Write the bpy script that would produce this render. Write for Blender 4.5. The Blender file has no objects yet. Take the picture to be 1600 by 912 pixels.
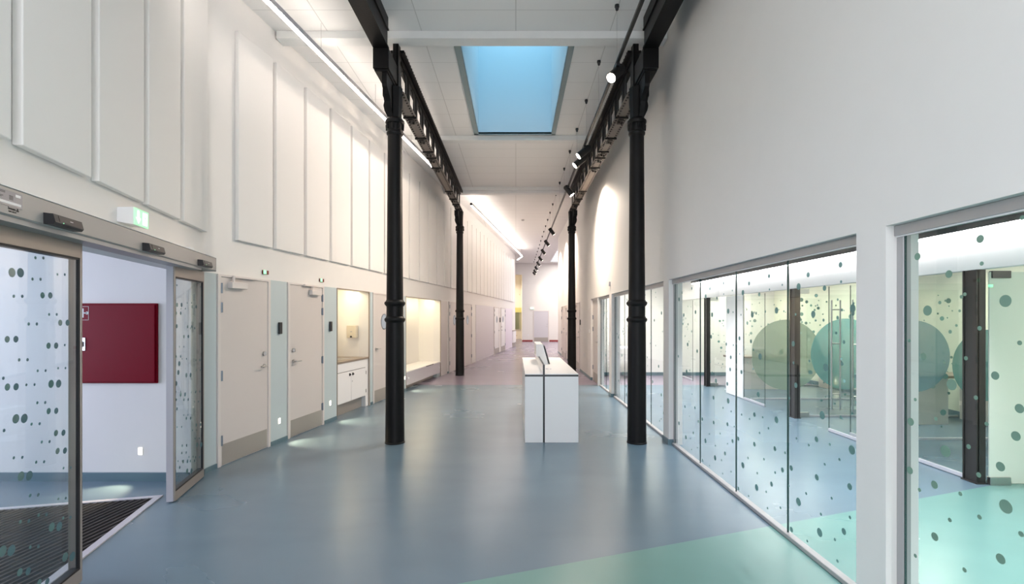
import bpy, bmesh, math, random
from mathutils import Vector, Matrix
PI = math.pi
S = bpy.context.scene
COL = S.collection

# ------------------------------------------------------------------ camera, world, exposure
FPX, HZ, CAMH = 768.0, 496.0, 1.61           # focal length and horizon in pixels of the 1600x912 frame
cam = bpy.data.cameras.new('camera'); cam_o = bpy.data.objects.new('camera', cam); COL.objects.link(cam_o)
cam.sensor_width = 36.0; cam.lens = FPX / 1600 * 36; cam.shift_y = 40 / 1600; cam.shift_x = -6 / 1600
cam.clip_start = 0.05; cam.clip_end = 200
cam_o.location = (0, 0, CAMH); cam_o.rotation_euler = (PI / 2, 0, 0)
S.camera = cam_o
S.view_settings.view_transform = 'Standard'; S.view_settings.look = 'None'
S.view_settings.gamma = 1.0; S.view_settings.use_curve_mapping = False
S.view_settings.exposure = 0.3
S.cycles.use_denoising = True
S.cycles.max_bounces = 10; S.cycles.diffuse_bounces = 5; S.cycles.glossy_bounces = 4
S.cycles.transparent_max_bounces = 24; S.cycles.transmission_bounces = 6
S.cycles.sample_clamp_indirect = 6.0
S.cycles.caustics_reflective = False; S.cycles.caustics_refractive = False

w = bpy.data.worlds.new('world'); S.world = w; w.use_nodes = True
wn = w.node_tree.nodes; wl = w.node_tree.links
bg = wn['Background']; bg.inputs['Color'].default_value = (0.88, 0.94, 1.0, 1); bg.inputs['Strength'].default_value = 1.6

K = dict(                                     # light levels, all in one place
    strip=19.0, strip_up=15.0, strip_right=19.0, down=270.0, niche=13.0, spot=150.0, step=5.5,
    skylight=22.0, front=165.0, vestibule=150.0, cell=21.0, yellow=160.0, far=270.0, rear_fill=40.0)

def area(name, loc, rot, sx, sy, power, color):
    l = bpy.data.lights.new(name, 'AREA'); l.shape = 'RECTANGLE'; l.size = sx; l.size_y = sy
    l.energy = power; l.color = color
    o = bpy.data.objects.new(name, l); COL.objects.link(o); o.location = loc; o.rotation_euler = rot
    return o
# daylight at roof lights, lobby and far hall, with added front and rear fill
area('skylight_daylight', (-0.02, 8.12, 7.55), (0, 0, 0), 1.38, 3.15, K['skylight'], (0.50, 0.79, 0.92))
area('rear_fill_daylight', (0, 0.6, 5.22), (0, 0, 0), 1.6, 3.2, K['rear_fill'], (0.84, 0.93, 1.0))  # added unseen lamp that cools the near wall; the ceiling is closed here
area('front_fill_daylight', (0.2, -3.3, 2.3), (PI / 2, 0, 0), 3.2, 3.6, K['front'], (0.93, 0.91, 1.0))  # added general fill behind the camera; no window is built
area('vestibule_daylight', (-7.6, 2.6, 1.5), (0, -PI / 2, 0), 2.0, 3.8, K['vestibule'], (0.73, 0.78, 1.0))
area('far_skylight_daylight', (3.4, 28.2, 5.22), (0, 0, 0), 2.4, 8.0, K['far'], (1.0, 0.93, 0.87))
area('plywood_room_daylight', (-2.2, 35.6, 4.2), (0, 0, 0), 3.0, 2.5, K['yellow'], (1.0, 0.95, 0.85))

# ------------------------------------------------------------------ materials
def srgb(r, g, b):
    f = lambda c: ((c / 255 + 0.055) / 1.055) ** 2.4 if c > 10 else c / 255 / 12.92
    return (f(r), f(g), f(b), 1)
def mat(name, col, rough=0.5, metal=0.0, spec=0.5, emit=0.0, ecol=None, var=0.0, vscale=6.0, bump=0.0, bscale=60.0, coat=0.0):
    m = bpy.data.materials.new(name); m.use_nodes = True
    n = m.node_tree.nodes; l = m.node_tree.links; p = n['Principled BSDF']
    c = col if len(col) == 4 else (*col, 1)
    p.inputs['Base Color'].default_value = c; p.inputs['Roughness'].default_value = rough
    p.inputs['Metallic'].default_value = metal; p.inputs['Specular IOR Level'].default_value = spec
    if coat: p.inputs['Coat Weight'].default_value = coat
    if emit:
        p.inputs['Emission Color'].default_value = (*(ecol or c[:3]), 1)
        p.inputs['Emission Strength'].default_value = emit
    if var or bump:
        tc = n.new('ShaderNodeTexCoord')
    if var:
        nz = n.new('ShaderNodeTexNoise'); nz.inputs['Scale'].default_value = vscale; nz.inputs['Detail'].default_value = 4
        l.new(tc.outputs['Object'], nz.inputs['Vector'])
        mx = n.new('ShaderNodeMix'); mx.data_type = 'RGBA'
        mx.inputs['A'].default_value = tuple(min(1, x * (1 - var)) for x in c[:3]) + (1,)
        mx.inputs['B'].default_value = tuple(min(1, x * (1 + var)) for x in c[:3]) + (1,)
        l.new(nz.outputs['Fac'], mx.inputs['Factor']); l.new(mx.outputs['Result'], p.inputs['Base Color'])
    if bump:
        nb = n.new('ShaderNodeTexNoise'); nb.inputs['Scale'].default_value = bscale; nb.inputs['Detail'].default_value = 3
        l.new(tc.outputs['Object'], nb.inputs['Vector'])
        b = n.new('ShaderNodeBump'); b.inputs['Strength'].default_value = bump; b.inputs['Distance'].default_value = 0.01
        l.new(nb.outputs['Fac'], b.inputs['Height']); l.new(b.outputs['Normal'], p.inputs['Normal'])
    return m
def glass(name, tint, refl=1.0, alpha_col=None):
    m = bpy.data.materials.new(name); m.use_nodes = True
    n = m.node_tree.nodes; l = m.node_tree.links; n.remove(n['Principled BSDF'])
    out = n['Material Output']; t = n.new('ShaderNodeBsdfTransparent'); t.inputs['Color'].default_value = (*tint, 1)
    g = n.new('ShaderNodeBsdfGlossy'); g.inputs['Roughness'].default_value = 0.0
    f = n.new('ShaderNodeFresnel'); f.inputs['IOR'].default_value = 1.45
    # the same reflectance whichever face of the sheet is met (a sheet has no inside)
    geo = n.new('ShaderNodeNewGeometry'); ior = n.new('ShaderNodeMix'); ior.data_type = 'FLOAT'
    ior.inputs['A'].default_value = 1.45; ior.inputs['B'].default_value = 1 / 1.45
    l.new(geo.outputs['Backfacing'], ior.inputs['Factor']); l.new(ior.outputs['Result'], f.inputs['IOR'])
    k = n.new('ShaderNodeMath'); k.operation = 'MULTIPLY'; k.inputs[1].default_value = refl
    l.new(f.outputs['Fac'], k.inputs[0])
    mx = n.new('ShaderNodeMixShader'); l.new(k.outputs[0], mx.inputs['Fac'])
    l.new(t.outputs[0], mx.inputs[1]); l.new(g.outputs[0], mx.inputs[2]); l.new(mx.outputs[0], out.inputs['Surface'])
    return m
def film(name, col, alpha):
    m = bpy.data.materials.new(name); m.use_nodes = True
    n = m.node_tree.nodes; p = n['Principled BSDF']
    p.inputs['Base Color'].default_value = (*col[:3], 1); p.inputs['Roughness'].default_value = 0.5
    p.inputs['Alpha'].default_value = alpha
    return m

M = {}
M['wall'] = mat('white_wall_paint', (0.81, 0.79, 0.765), 0.6, var=0.015, bump=0.03)
M['panel'] = mat('white_acoustic_fabric', (0.835, 0.815, 0.79), 0.9, spec=0.2, bump=0.12, bscale=350)
M['blue_panel'] = mat('pale_blue_laminate', srgb(190, 203, 206), 0.35)
M['lilac_panel'] = mat('lilac_grey_laminate', srgb(205, 200, 205), 0.3)
M['lilac_light'] = mat('pale_lilac_laminate', srgb(228, 218, 230), 0.3)
M['grey_panel'] = mat('grey_beige_laminate', srgb(206, 198, 194), 0.35)
M['door'] = mat('grey_beige_door_paint', srgb(211, 204, 200), 0.38, var=0.01)
M['door_frame'] = mat('light_grey_frame_paint', srgb(219, 212, 208), 0.4)
M['door_far'] = mat('pale_grey_door_paint', srgb(205, 203, 210), 0.4)
M['iron'] = mat('black_painted_cast_iron', (0.005, 0.0046, 0.0046), 0.48, spec=0.22, var=0.15, bump=0.1, bscale=40)
M['iron_plate'] = mat('riveted_iron_plate', (0.13, 0.108, 0.092), 0.55, var=0.25, vscale=9)
M['black'] = mat('black_plastic', (0.012, 0.012, 0.014), 0.35)
M['blackmetal'] = mat('black_lamp_metal', (0.009, 0.0085, 0.008), 0.45, spec=0.35)
M['rubber'] = mat('black_rubber_gasket', (0.01, 0.01, 0.012), 0.6)
M['steel'] = mat('brushed_steel', (0.55, 0.54, 0.53), 0.32, metal=1.0)
M['kick'] = mat('brushed_kick_plate', (0.44, 0.41, 0.375), 0.42, metal=0.55)
M['hinge'] = mat('zinc_hinge', (0.20, 0.24, 0.29), 0.35, metal=0.6)
M['alu'] = mat('anodised_aluminium', srgb(158, 150, 143), 0.42, metal=0.4)
M['alu_head'] = mat('painted_aluminium_header', srgb(172, 168, 165), 0.45, metal=0.15)
M['alu_dark'] = mat('grey_window_frame', srgb(172, 170, 170), 0.4, metal=0.2)
M['alu_light'] = mat('light_aluminium', srgb(205, 203, 210), 0.4, metal=0.3)
M['white'] = mat('white_laminate', (0.88, 0.87, 0.865), 0.35)
M['white_plastic'] = mat('white_plastic', (0.82, 0.82, 0.82), 0.4)
M['counter'] = mat('grey_brown_worktop', srgb(140, 126, 112), 0.35)
M['warm_white'] = mat('niche_white_lining', (0.84, 0.82, 0.78), 0.45)
M['red'] = mat('dark_red_cabinet_enamel', srgb(122, 2, 28), 0.4, spec=0.12)
M['redline'] = mat('red_skirting', srgb(150, 60, 60), 0.5)
M['white_sign'] = mat('white_sign_print', (0.8, 0.8, 0.8), 0.5)
M['blind'] = mat('grey_label_foil', srgb(150, 150, 156), 0.35, metal=0.4)
M['print'] = mat('dark_label_print', (0.04, 0.035, 0.03), 0.6)
M['skirt'] = mat('blue_grey_cove_skirting', srgb(92, 118, 128), 0.35)
M['shaft'] = mat('sky_tinted_shaft_lining', srgb(205, 225, 235), 0.7)  # blue sky light put into the colour of the white lining
M['shaft_frame'] = mat('grey_green_shaft_frame', srgb(132, 148, 150), 0.6)
M['beam'] = mat('grey_white_beam_paint', (0.78, 0.78, 0.76), 0.6, var=0.05, bump=0.15, bscale=25)
M['glass'] = glass('clear_green_glass', (0.93, 0.975, 0.965), 1.0)
M['glass2'] = glass('inner_green_glass', (0.93, 0.96, 0.94), 1.0)
M['glass3'] = glass('entrance_glass', (0.92, 0.96, 0.97), 1.3)
M['glass_edge'] = mat('polished_glass_edge', (0.02, 0.06, 0.055), 0.15)
M['dot'] = film('teal_dot_film', srgb(108, 150, 146), 0.88)
M['dot_dark'] = film('dark_teal_dot_film', srgb(78, 112, 120), 0.92)
M['dot_green'] = film('green_dot_film', srgb(120, 155, 138), 0.9)
M['circle_teal'] = film('teal_circle_film', srgb(105, 172, 170), 0.58)
M['circle_green'] = film('green_circle_film', srgb(160, 185, 165), 0.5)
M['circle_blue'] = film('blue_circle_film', srgb(135, 180, 192), 0.55)
M['frost'] = mat('milky_green_glass', srgb(222, 226, 215), 0.25)
M['cream'] = mat('cream_cell_wall', srgb(228, 228, 212), 0.6)
M['post'] = mat('black_steel_post', srgb(40, 37, 36), 0.5)
M['mat_dark'] = mat('dark_mat_rubber', (0.008, 0.007, 0.008), 0.9, spec=0.2)
M['mat_bar'] = mat('mat_aluminium_bar', (0.12, 0.11, 0.11), 0.6, metal=0.2)
def em(name, col, s): return mat(name, (0.8, 0.8, 0.8), 0.5, emit=s, ecol=col)
M['led'] = em('led_diffuser', (1.0, 0.90, 0.83), K['strip'])
M['led_up_far'] = em('led_upper_diffuser_far', (1.0, 0.885, 0.795), K['strip_up'] * 2.2)
M['led_up'] = em('led_upper_diffuser', (1.0, 0.885, 0.795), K['strip_up'])
M['led_right'] = em('cool_led_diffuser', (1.0, 0.94, 0.97), K['strip_right'])
M['led_warm'] = em('warm_niche_led', (1.0, 0.83, 0.55), K['niche'])
M['spot_lens'] = em('spot_lens_glow', (1.0, 0.88, 0.72), 30.0)
M['step_lens'] = em('step_light_glow', (1.0, 0.90, 0.72), 4.0)
M['exit_green'] = em('exit_sign_green', (0.04, 0.75, 0.18), 0.75)
M['exit_white'] = em('exit_sign_white', (0.85, 1.0, 0.9), 0.9)
M['led_green'] = em('green_indicator', (0.03, 0.8, 0.26), 1.0)
M['dark_red'] = mat('dark_red_indicator', srgb(110, 18, 22), 0.3)
M['cell_fill'] = em('cell_fill_glow', (1.0, 0.97, 0.86), K['cell'])

def ceiling_mat():
    m = mat('ceiling_board', (0.84, 0.83, 0.81), 0.75, bump=0.05, bscale=200); n = m.node_tree.nodes; l = m.node_tree.links
    p = n['Principled BSDF']; tc = n.new('ShaderNodeTexCoord'); sx = n.new('ShaderNodeSeparateXYZ')
    l.new(tc.outputs['Object'], sx.inputs[0])
    def line(sock, period, off, half):
        a = n.new('ShaderNodeMath'); a.operation = 'ADD'; a.inputs[1].default_value = off + period * 40 + period / 2; l.new(sock, a.inputs[0])
        b = n.new('ShaderNodeMath'); b.operation = 'MODULO'; b.inputs[1].default_value = period; l.new(a.outputs[0], b.inputs[0])
        c = n.new('ShaderNodeMath'); c.operation = 'SUBTRACT'; c.inputs[1].default_value = period / 2; l.new(b.outputs[0], c.inputs[0])
        d = n.new('ShaderNodeMath'); d.operation = 'ABSOLUTE'; l.new(c.outputs[0], d.inputs[0])
        e = n.new('ShaderNodeMath'); e.operation = 'LESS_THAN'; e.inputs[1].default_value = half; l.new(d.outputs[0], e.inputs[0])
        return e.outputs[0]
    lx = line(sx.outputs['X'], 1.2, 0.0, 0.006); ly = line(sx.outputs['Y'], 0.6, 0.17, 0.004)
    mx = n.new('ShaderNodeMath'); mx.operation = 'MAXIMUM'; l.new(lx, mx.inputs[0]); l.new(ly, mx.inputs[1])
    c = n.new('ShaderNodeMix'); c.data_type = 'RGBA'; c.inputs['A'].default_value = (0.84, 0.83, 0.81, 1); c.inputs['B'].default_value = (0.62, 0.61, 0.59, 1)
    l.new(mx.outputs[0], c.inputs['Factor']); l.new(c.outputs['Result'], p.inputs['Base Color'])
    return m
M['ceiling'] = ceiling_mat()

def floor_mat():
    m = bpy.data.materials.new('poured_resin_floor'); m.use_nodes = True
    n = m.node_tree.nodes; l = m.node_tree.links; p = n['Principled BSDF']
    tc = n.new('ShaderNodeTexCoord'); sx = n.new('ShaderNodeSeparateXYZ'); l.new(tc.outputs['Object'], sx.inputs[0])
    def M_(op, a, b=None):
        q = n.new('ShaderNodeMath'); q.operation = op
        for i, v in enumerate((a, b)):
            if v is None: continue
            if isinstance(v, (int, float)): q.inputs[i].default_value = v
            else: l.new(v, q.inputs[i])
        return q.outputs[0]
    def mixc(fac, a, b):
        q = n.new('ShaderNodeMix'); q.data_type = 'RGBA'
        l.new(fac, q.inputs['Factor'])
        for nm, v in (('A', a), ('B', b)):
            if isinstance(v, tuple): q.inputs[nm].default_value = v
            else: l.new(v, q.inputs[nm])
        return q.outputs['Result']
    def noise(scale, detail, stretch=None, dist=0.0):
        nz = n.new('ShaderNodeTexNoise'); nz.inputs['Scale'].default_value = scale; nz.inputs['Detail'].default_value = detail
        nz.inputs['Distortion'].default_value = dist
        if stretch:
            mp = n.new('ShaderNodeMapping'); mp.inputs['Scale'].default_value = stretch
            l.new(tc.outputs['Object'], mp.inputs['Vector']); l.new(mp.outputs[0], nz.inputs['Vector'])
        else: l.new(tc.outputs['Object'], nz.inputs['Vector'])
        return nz.outputs['Fac']
    X, Y = sx.outputs['X'], sx.outputs['Y']
    green = M_('LESS_THAN', M_('SUBTRACT', Y, M_('MULTIPLY', X, 0.355)), 3.1)
    purple = M_('GREATER_THAN', Y, 11.75)
    c = mixc(purple, FLOOR_BLUE, FLOOR_PURPLE); c = mixc(green, c, FLOOR_GREEN)
    big = noise(0.6, 4, (1.0, 1.4, 1), 0.2); fine = noise(1.6, 4, (0.7, 1.5, 1), 0.4)
    tex = M_('ADD', M_('MULTIPLY', big, 0.55), M_('MULTIPLY', fine, 0.45))
    rr = n.new('ShaderNodeValToRGB'); rr.color_ramp.elements[0].position = 0.2; rr.color_ramp.elements[0].color = (0.89, 0.89, 0.895, 1)
    rr.color_ramp.elements[1].position = 0.8; rr.color_ramp.elements[1].color = (1.10, 1.10, 1.09, 1); l.new(tex, rr.inputs['Fac'])
    mul = n.new('ShaderNodeMix'); mul.data_type = 'RGBA'; mul.blend_type = 'MULTIPLY'; mul.inputs['Factor'].default_value = 1.0
    l.new(c, mul.inputs['A']); l.new(rr.outputs['Color'], mul.inputs['B'])
    # pale scuffs
    sc = n.new('ShaderNodeValToRGB'); sc.color_ramp.elements[0].position = 0.55; sc.color_ramp.elements[1].position = 0.85
    l.new(noise(1.3, 3, (0.7, 1.3, 1), 0.2), sc.inputs['Fac'])
    c2 = mixc(M_('MULTIPLY', sc.outputs['Color'], 0.012), mul.outputs['Result'], (0.42, 0.48, 0.50, 1))
    l.new(c2, p.inputs['Base Color'])
    ro = M_('ADD', M_('MULTIPLY', big, 0.03), 0.255); l.new(ro, p.inputs['Roughness'])
    p.inputs['Specular IOR Level'].default_value = 0.62
    b = n.new('ShaderNodeBump'); b.inputs['Strength'].default_value = 0.02; b.inputs['Distance'].default_value = 0.002
    l.new(noise(130, 2), b.inputs['Height']); l.new(b.outputs['Normal'], p.inputs['Normal'])
    return m
FLOOR_BLUE = (0.129, 0.196, 0.250, 1); FLOOR_PURPLE = (0.235, 0.20, 0.265, 1); FLOOR_GREEN = (0.145, 0.295, 0.275, 1)
M['floor'] = floor_mat()

def ply_mat():
    m = mat('yellow_pine_plywood', srgb(238, 229, 213), 0.5); n = m.node_tree.nodes; l = m.node_tree.links; p = n['Principled BSDF']
    tc = n.new('ShaderNodeTexCoord'); v = n.new('ShaderNodeTexVoronoi'); v.inputs['Scale'].default_value = 1.6
    l.new(tc.outputs['Object'], v.inputs['Vector'])
    r = n.new('ShaderNodeValToRGB'); r.color_ramp.elements[0].position = 0.05; r.color_ramp.elements[0].color = srgb(150, 105, 50)
    r.color_ramp.elements[1].position = 0.12; r.color_ramp.elements[1].color = srgb(238, 229, 213)
    l.new(v.outputs['Distance'], r.inputs['Fac']); l.new(r.outputs['Color'], p.inputs['Base Color'])
    return m
M['ply'] = ply_mat()

# ------------------------------------------------------------------ mesh helpers
class MB:
    def __init__(s): s.v = []; s.f = []; s.m = []
    def _add(s, vs, fs, mi=0):
        o = len(s.v); s.v += [tuple(v) for v in vs]; s.f += [tuple(i + o for i in f) for f in fs]; s.m += [mi] * len(fs); return s
    def box(s, x0, x1, y0, y1, z0, z1, mi=0):
        if x0 > x1: x0, x1 = x1, x0
        if y0 > y1: y0, y1 = y1, y0
        if z0 > z1: z0, z1 = z1, z0
        vs = [(x0, y0, z0), (x1, y0, z0), (x1, y1, z0), (x0, y1, z0), (x0, y0, z1), (x1, y0, z1), (x1, y1, z1), (x0, y1, z1)]
        return s._add(vs, [(3, 2, 1, 0), (4, 5, 6, 7), (0, 1, 5, 4), (1, 2, 6, 5), (2, 3, 7, 6), (3, 0, 4, 7)], mi)
    def bbox(s, x0, x1, y0, y1, z0, z1, b=0.005, seg=2, mi=0):
        bm = bmesh.new(); bmesh.ops.create_cube(bm, size=1.0)
        for v in bm.verts: v.co = Vector(((x0 + x1) / 2 + v.co.x * (x1 - x0), (y0 + y1) / 2 + v.co.y * (y1 - y0), (z0 + z1) / 2 + v.co.z * (z1 - z0)))
        bmesh.ops.bevel(bm, geom=bm.edges[:], offset=b, segments=seg, affect='EDGES', profile=0.5)
        bm.verts.index_update()
        s._add([v.co for v in bm.verts], [[v.index for v in f.verts] for f in bm.faces], mi); bm.free(); return s
    def prism(s, poly, z0, z1, mi=0):          # counter-clockwise polygon in x, y
        n = len(poly)
        vs = [(x, y, z0) for x, y in poly] + [(x, y, z1) for x, y in poly]
        fs = [tuple(range(n - 1, -1, -1)), tuple(range(n, 2 * n))] + [(i, (i + 1) % n, n + (i + 1) % n, n + i) for i in range(n)]
        return s._add(vs, fs, mi)
    def extr(s, poly, axis, a, b, mi=0):       # polygon in the two other axes (in order), extruded along axis
        n = len(poly); mk = {0: lambda p, t: (t, p[0], p[1]), 1: lambda p, t: (p[0], t, p[1]), 2: lambda p, t: (p[0], p[1], t)}[axis]
        vs = [mk(p, a) for p in poly] + [mk(p, b) for p in poly]
        fs = [tuple(range(n - 1, -1, -1)), tuple(range(n, 2 * n))] + [(i, (i + 1) % n, n + (i + 1) % n, n + i) for i in range(n)]
        return s._add(vs, fs, mi)
    def cyl(s, p0, p1, r0, r1=None, n=20, mi=0):
        r1 = r0 if r1 is None else r1
        p0, p1 = Vector(p0), Vector(p1); d = (p1 - p0).normalized()
        a = d.orthogonal().normalized(); b = d.cross(a)
        vs = [p0 + (a * math.cos(2 * PI * i / n) + b * math.sin(2 * PI * i / n)) * r0 for i in range(n)]
        vs += [p1 + (a * math.cos(2 * PI * i / n) + b * math.sin(2 * PI * i / n)) * r1 for i in range(n)]
        return s._add(vs, [tuple(range(n - 1, -1, -1)), tuple(range(n, 2 * n))] + [(i, (i + 1) % n, n + (i + 1) % n, n + i) for i in range(n)], mi)
    def tube(s, pts, r, n=10, mi=0):
        pts = [Vector(p) for p in pts]; vs = []; fs = []
        prev = None
        for i, p in enumerate(pts):
            d = (pts[min(i + 1, len(pts) - 1)] - pts[max(i - 1, 0)]).normalized()
            a = d.orthogonal().normalized() if prev is None else (prev - d * prev.dot(d)).normalized()
            prev = a; b = d.cross(a)
            vs += [p + (a * math.cos(2 * PI * k / n) + b * math.sin(2 * PI * k / n)) * r for k in range(n)]
        for i in range(len(pts) - 1):
            for k in range(n): fs.append((i * n + k, i * n + (k + 1) % n, (i + 1) * n + (k + 1) % n, (i + 1) * n + k))
        fs.append(tuple(range(n - 1, -1, -1))); fs.append(tuple(range((len(pts) - 1) * n, len(pts) * n)))
        return s._add(vs, fs, mi)
    def lathe(s, prof, c=(0, 0), n=40, mi=0):  # profile of (r, z) from bottom to top
        vs = []; fs = []
        for r, z in prof: vs += [(c[0] + r * math.cos(2 * PI * k / n), c[1] + r * math.sin(2 * PI * k / n), z) for k in range(n)]
        for i in range(len(prof) - 1):
            for k in range(n): fs.append((i * n + k, i * n + (k + 1) % n, (i + 1) * n + (k + 1) % n, (i + 1) * n + k))
        fs.append(tuple(range(n - 1, -1, -1))); fs.append(tuple(range((len(prof) - 1) * n, len(prof) * n)))
        return s._add(vs, fs, mi)
    def disc(s, c, r, y, n=24, t=0.0008, mi=0):  # thin film disc facing -y (x, z centre), front face at y
        s.extr([(c[0] + r * math.cos(2 * PI * k / n), c[1] + r * math.sin(2 * PI * k / n)) for k in range(n)], 1, y, y + t, mi); return s
    def merge(s, o, mtx=None, mi=None):
        vs = [mtx @ Vector(v) for v in o.v] if mtx else o.v
        k = len(s.v); s.v += [tuple(v) for v in vs]; s.f += [tuple(i + k for i in f) for f in o.f]; s.m += o.m if mi is None else [mi] * len(o.f); return s

def obj(name, mb, m, parent=None, loc=(0, 0, 0), rotz=0.0, smooth=False):
    me = bpy.data.meshes.new(name); me.from_pydata(mb.v, [], mb.f)
    for k in (m if isinstance(m, (list, tuple)) else [m]): me.materials.append(k if not isinstance(k, str) else M[k])
    for p, i in zip(me.polygons, mb.m): p.material_index = i
    bm = bmesh.new(); bm.from_mesh(me); bmesh.ops.recalc_face_normals(bm, faces=bm.faces[:]); bm.to_mesh(me); bm.free()
    if smooth:
        me.polygons.foreach_set('use_smooth', [True] * len(me.polygons))
        me.set_sharp_from_angle(angle=math.radians(38))
    o = bpy.data.objects.new(name, me); COL.objects.link(o)
    o.location = loc; o.rotation_euler = (0, 0, rotz)
    if parent: o.parent = parent
    return o
def tag(o, label=None, cat=None, group=None, kind=None):
    if label: o['label'] = label
    if cat: o['category'] = cat
    if group: o['group'] = group
    if kind: o['kind'] = kind
    return o
def thing(name, label, cat, loc=(0, 0, 0), rotz=0.0, group=None, kind=None):
    o = bpy.data.objects.new(name, None); COL.objects.link(o); o.empty_display_size = 0.1
    o.location = loc; o.rotation_euler = (0, 0, rotz)
    return tag(o, label, cat, group, kind)
def struct(name, mb, m, label=None, loc=(0, 0, 0), rotz=0.0, smooth=False):
    return tag(obj(name, mb, m, None, loc, rotz, smooth), label, None, None, 'structure')
def dup(root, loc=None, rotz=None, label=None, group=None):
    def rec(o, par):
        c = o.copy(); COL.objects.link(c)
        if par: c.parent = par
        for ch in list(o.children): rec(ch, c)
        return c
    r = rec(root, None)
    if loc is not None: r.location = loc
    if rotz is not None: r.rotation_euler = (0, 0, rotz)
    if label: r['label'] = label
    if group: r['group'] = group
    return r
ORD = ['first', 'second', 'third', 'fourth', 'fifth', 'sixth', 'seventh', 'eighth', 'ninth', 'tenth', 'eleventh', 'twelfth', 'thirteenth',
       'fourteenth', 'fifteenth', 'sixteenth', 'seventeenth', 'eighteenth', 'nineteenth', 'twentieth', 'twenty-first', 'twenty-second',
       'twenty-third', 'twenty-fourth', 'twenty-fifth', 'twenty-sixth', 'twenty-seventh', 'twenty-eighth', 'twenty-ninth', 'thirtieth',
       'thirty-first', 'thirty-second', 'thirty-third']

# ------------------------------------------------------------------ plan of the place (metres; y runs down the hall)
HC = 5.257                                    # ceiling
XR, XRB = 1.938, 2.11                         # right wall, hall side and room side
MWX, MWS = -3.932, 0.138; MWN = math.hypot(1, MWS); MWR = math.atan2(1, MWS)
EWX, EWS = -1.91, -0.258; EWN = math.hypot(1, EWS); EWR = math.atan2(1, EWS)
def mw(y, d=0.0, z=0.0): return (MWX + MWS * y + d / MWN, y - d * MWS / MWN, z)        # long left wall, d out into the hall
def ew(y, d=0.0, z=0.0): return (EWX + EWS * y + d / EWN, y - d * EWS / EWN, z)        # entrance wall
R90 = -PI / 2
def rw(y, d=0.0, z=0.0): return (XR - d, y, z)

# ------------------------------------------------------------------ floor and ceilings
struct('floor', MB().box(-9, 11, -4, 40, -0.2, 0), 'floor', 'poured resin floor in blue, green and purple fields')
SKX0, SKX1, SKY0, SKY1 = -0.83, 0.785, 6.5, 9.80
c = MB()
c.box(-4.2, SKX0, -4, 40, HC, HC + 0.2); c.box(SKX1, XRB, -4, 24.2, HC, HC + 0.2)
c.box(SKX0, SKX1, -4, SKY0, HC, HC + 0.2); c.box(SKX0, SKX1, SKY1, 40, HC, HC + 0.2)
c.box(SKX1, 2.2, 24.2, 40, HC, HC + 0.2); c.box(XRB, 9, 22.0, 24.2, HC, HC + 0.2); c.box(2.2, 9, 32.3, 40, HC, HC + 0.2); c.box(5.0, 9, 24.2, 32.3, HC, HC + 0.2)
struct('ceiling', c, 'ceiling', 'white board ceiling with fine joints')
# roof light above the aisle: frame and tall shaft, open to the sky lamp at its head
sh = MB(); T = 7.6; a0, a1, b0, b1 = SKX0 + 0.09, SKX1 - 0.08, SKY0 + 0.02, SKY1 - 0.05
sh.box(a0 - 0.03, a0, b0, b1, HC, T); sh.box(a1, a1 + 0.03, b0, b1, HC, T)
sh.box(a0 - 0.03, a1 + 0.03, b0 - 0.03, b0, HC, T); sh.box(a0 - 0.03, a1 + 0.03, b1, b1 + 0.03, HC, T); sh.box(a0 - 0.03, a1 + 0.03, b0 - 0.03, b1 + 0.03, T, T + 0.03)
sl = struct('window_skylight', sh, 'shaft', 'tall sky-tinted roof light shaft above the aisle')
fr = MB()
for x0, x1, y0, y1 in ((SKX0, a0, SKY0, SKY1), (a1, SKX1, SKY0, SKY1), (SKX0, SKX1, b1, SKY1), (SKX0, SKX1, SKY0, b0)):
    fr.box(x0, x1, y0, y1, HC - 0.012, HC + 0.03)
obj('frame', fr, 'shaft_frame', sl)
# far roof light
f2 = MB()
for k in range(9):
    y = 24.2 + k * 8.1 / 8; f2.box(2.2, 5.0, y - 0.03, y + 0.03, HC + 0.02, HC + 0.12)
f2.box(2.2, 2.26, 24.2, 32.3, HC, HC + 0.2); f2.box(4.94, 5.0, 24.2, 32.3, HC, HC + 0.2)
f2o = struct('window_far_skylight', f2, 'white', 'far roof light with white glazing bars')
# cross beams
BY = [6.34, 9.93, 13.79]
for i, y in enumerate(BY):
    b = MB(); xl = mw(y)[0] + 0.01
    b.bbox(xl, XR - 0.01, y - 0.093, y + 0.093, HC - 0.098, HC - 0.002, 0.004)
    if i == 2: b.bbox(xl, XR - 0.01, y - 0.02, y + 0.20, HC - 0.16, HC - 0.098, 0.004)
    struct('ceiling_beam', b, 'beam', ['pale cross beam over the nearer pair of columns', 'pale cross beam at the far end of the roof light', 'pale cross beam over the farther pair of columns'][i])

# ------------------------------------------------------------------ long left wall with two recesses
N1 = (7.83, 9.01); N2 = (10.86, 13.50); OPH = 2.08; ND = 0.62
def lbox(b, y0, y1, d0, d1, z0, z1, f=mw, mi=0):                      # box along a slanted wall, d measured out into the hall
    q = [f(y0, d0), f(y1, d0), f(y1, d1), f(y0, d1)]
    pl = [(p[0], p[1]) for p in q]
    a = sum(pl[i][0] * pl[(i + 1) % 4][1] - pl[(i + 1) % 4][0] * pl[i][1] for i in range(4))
    if a < 0: pl.reverse()
    return b.prism(pl, z0, z1, mi)
YC = (EWX - MWX) / (MWS - EWS)                                        # where the two walls meet
b = MB()
TH = -0.2
for y0, y1, z0, z1 in ((5.25, N1[0], 0, HC), (N1[0], N1[1], OPH, HC), (N1[1], N2[0], 0, HC), (N2[0], N2[1], OPH, HC), (N2[1], 28.2, 0, HC)):
    lbox(b, y0, y1, TH, 0.0, z0, z1)
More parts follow.
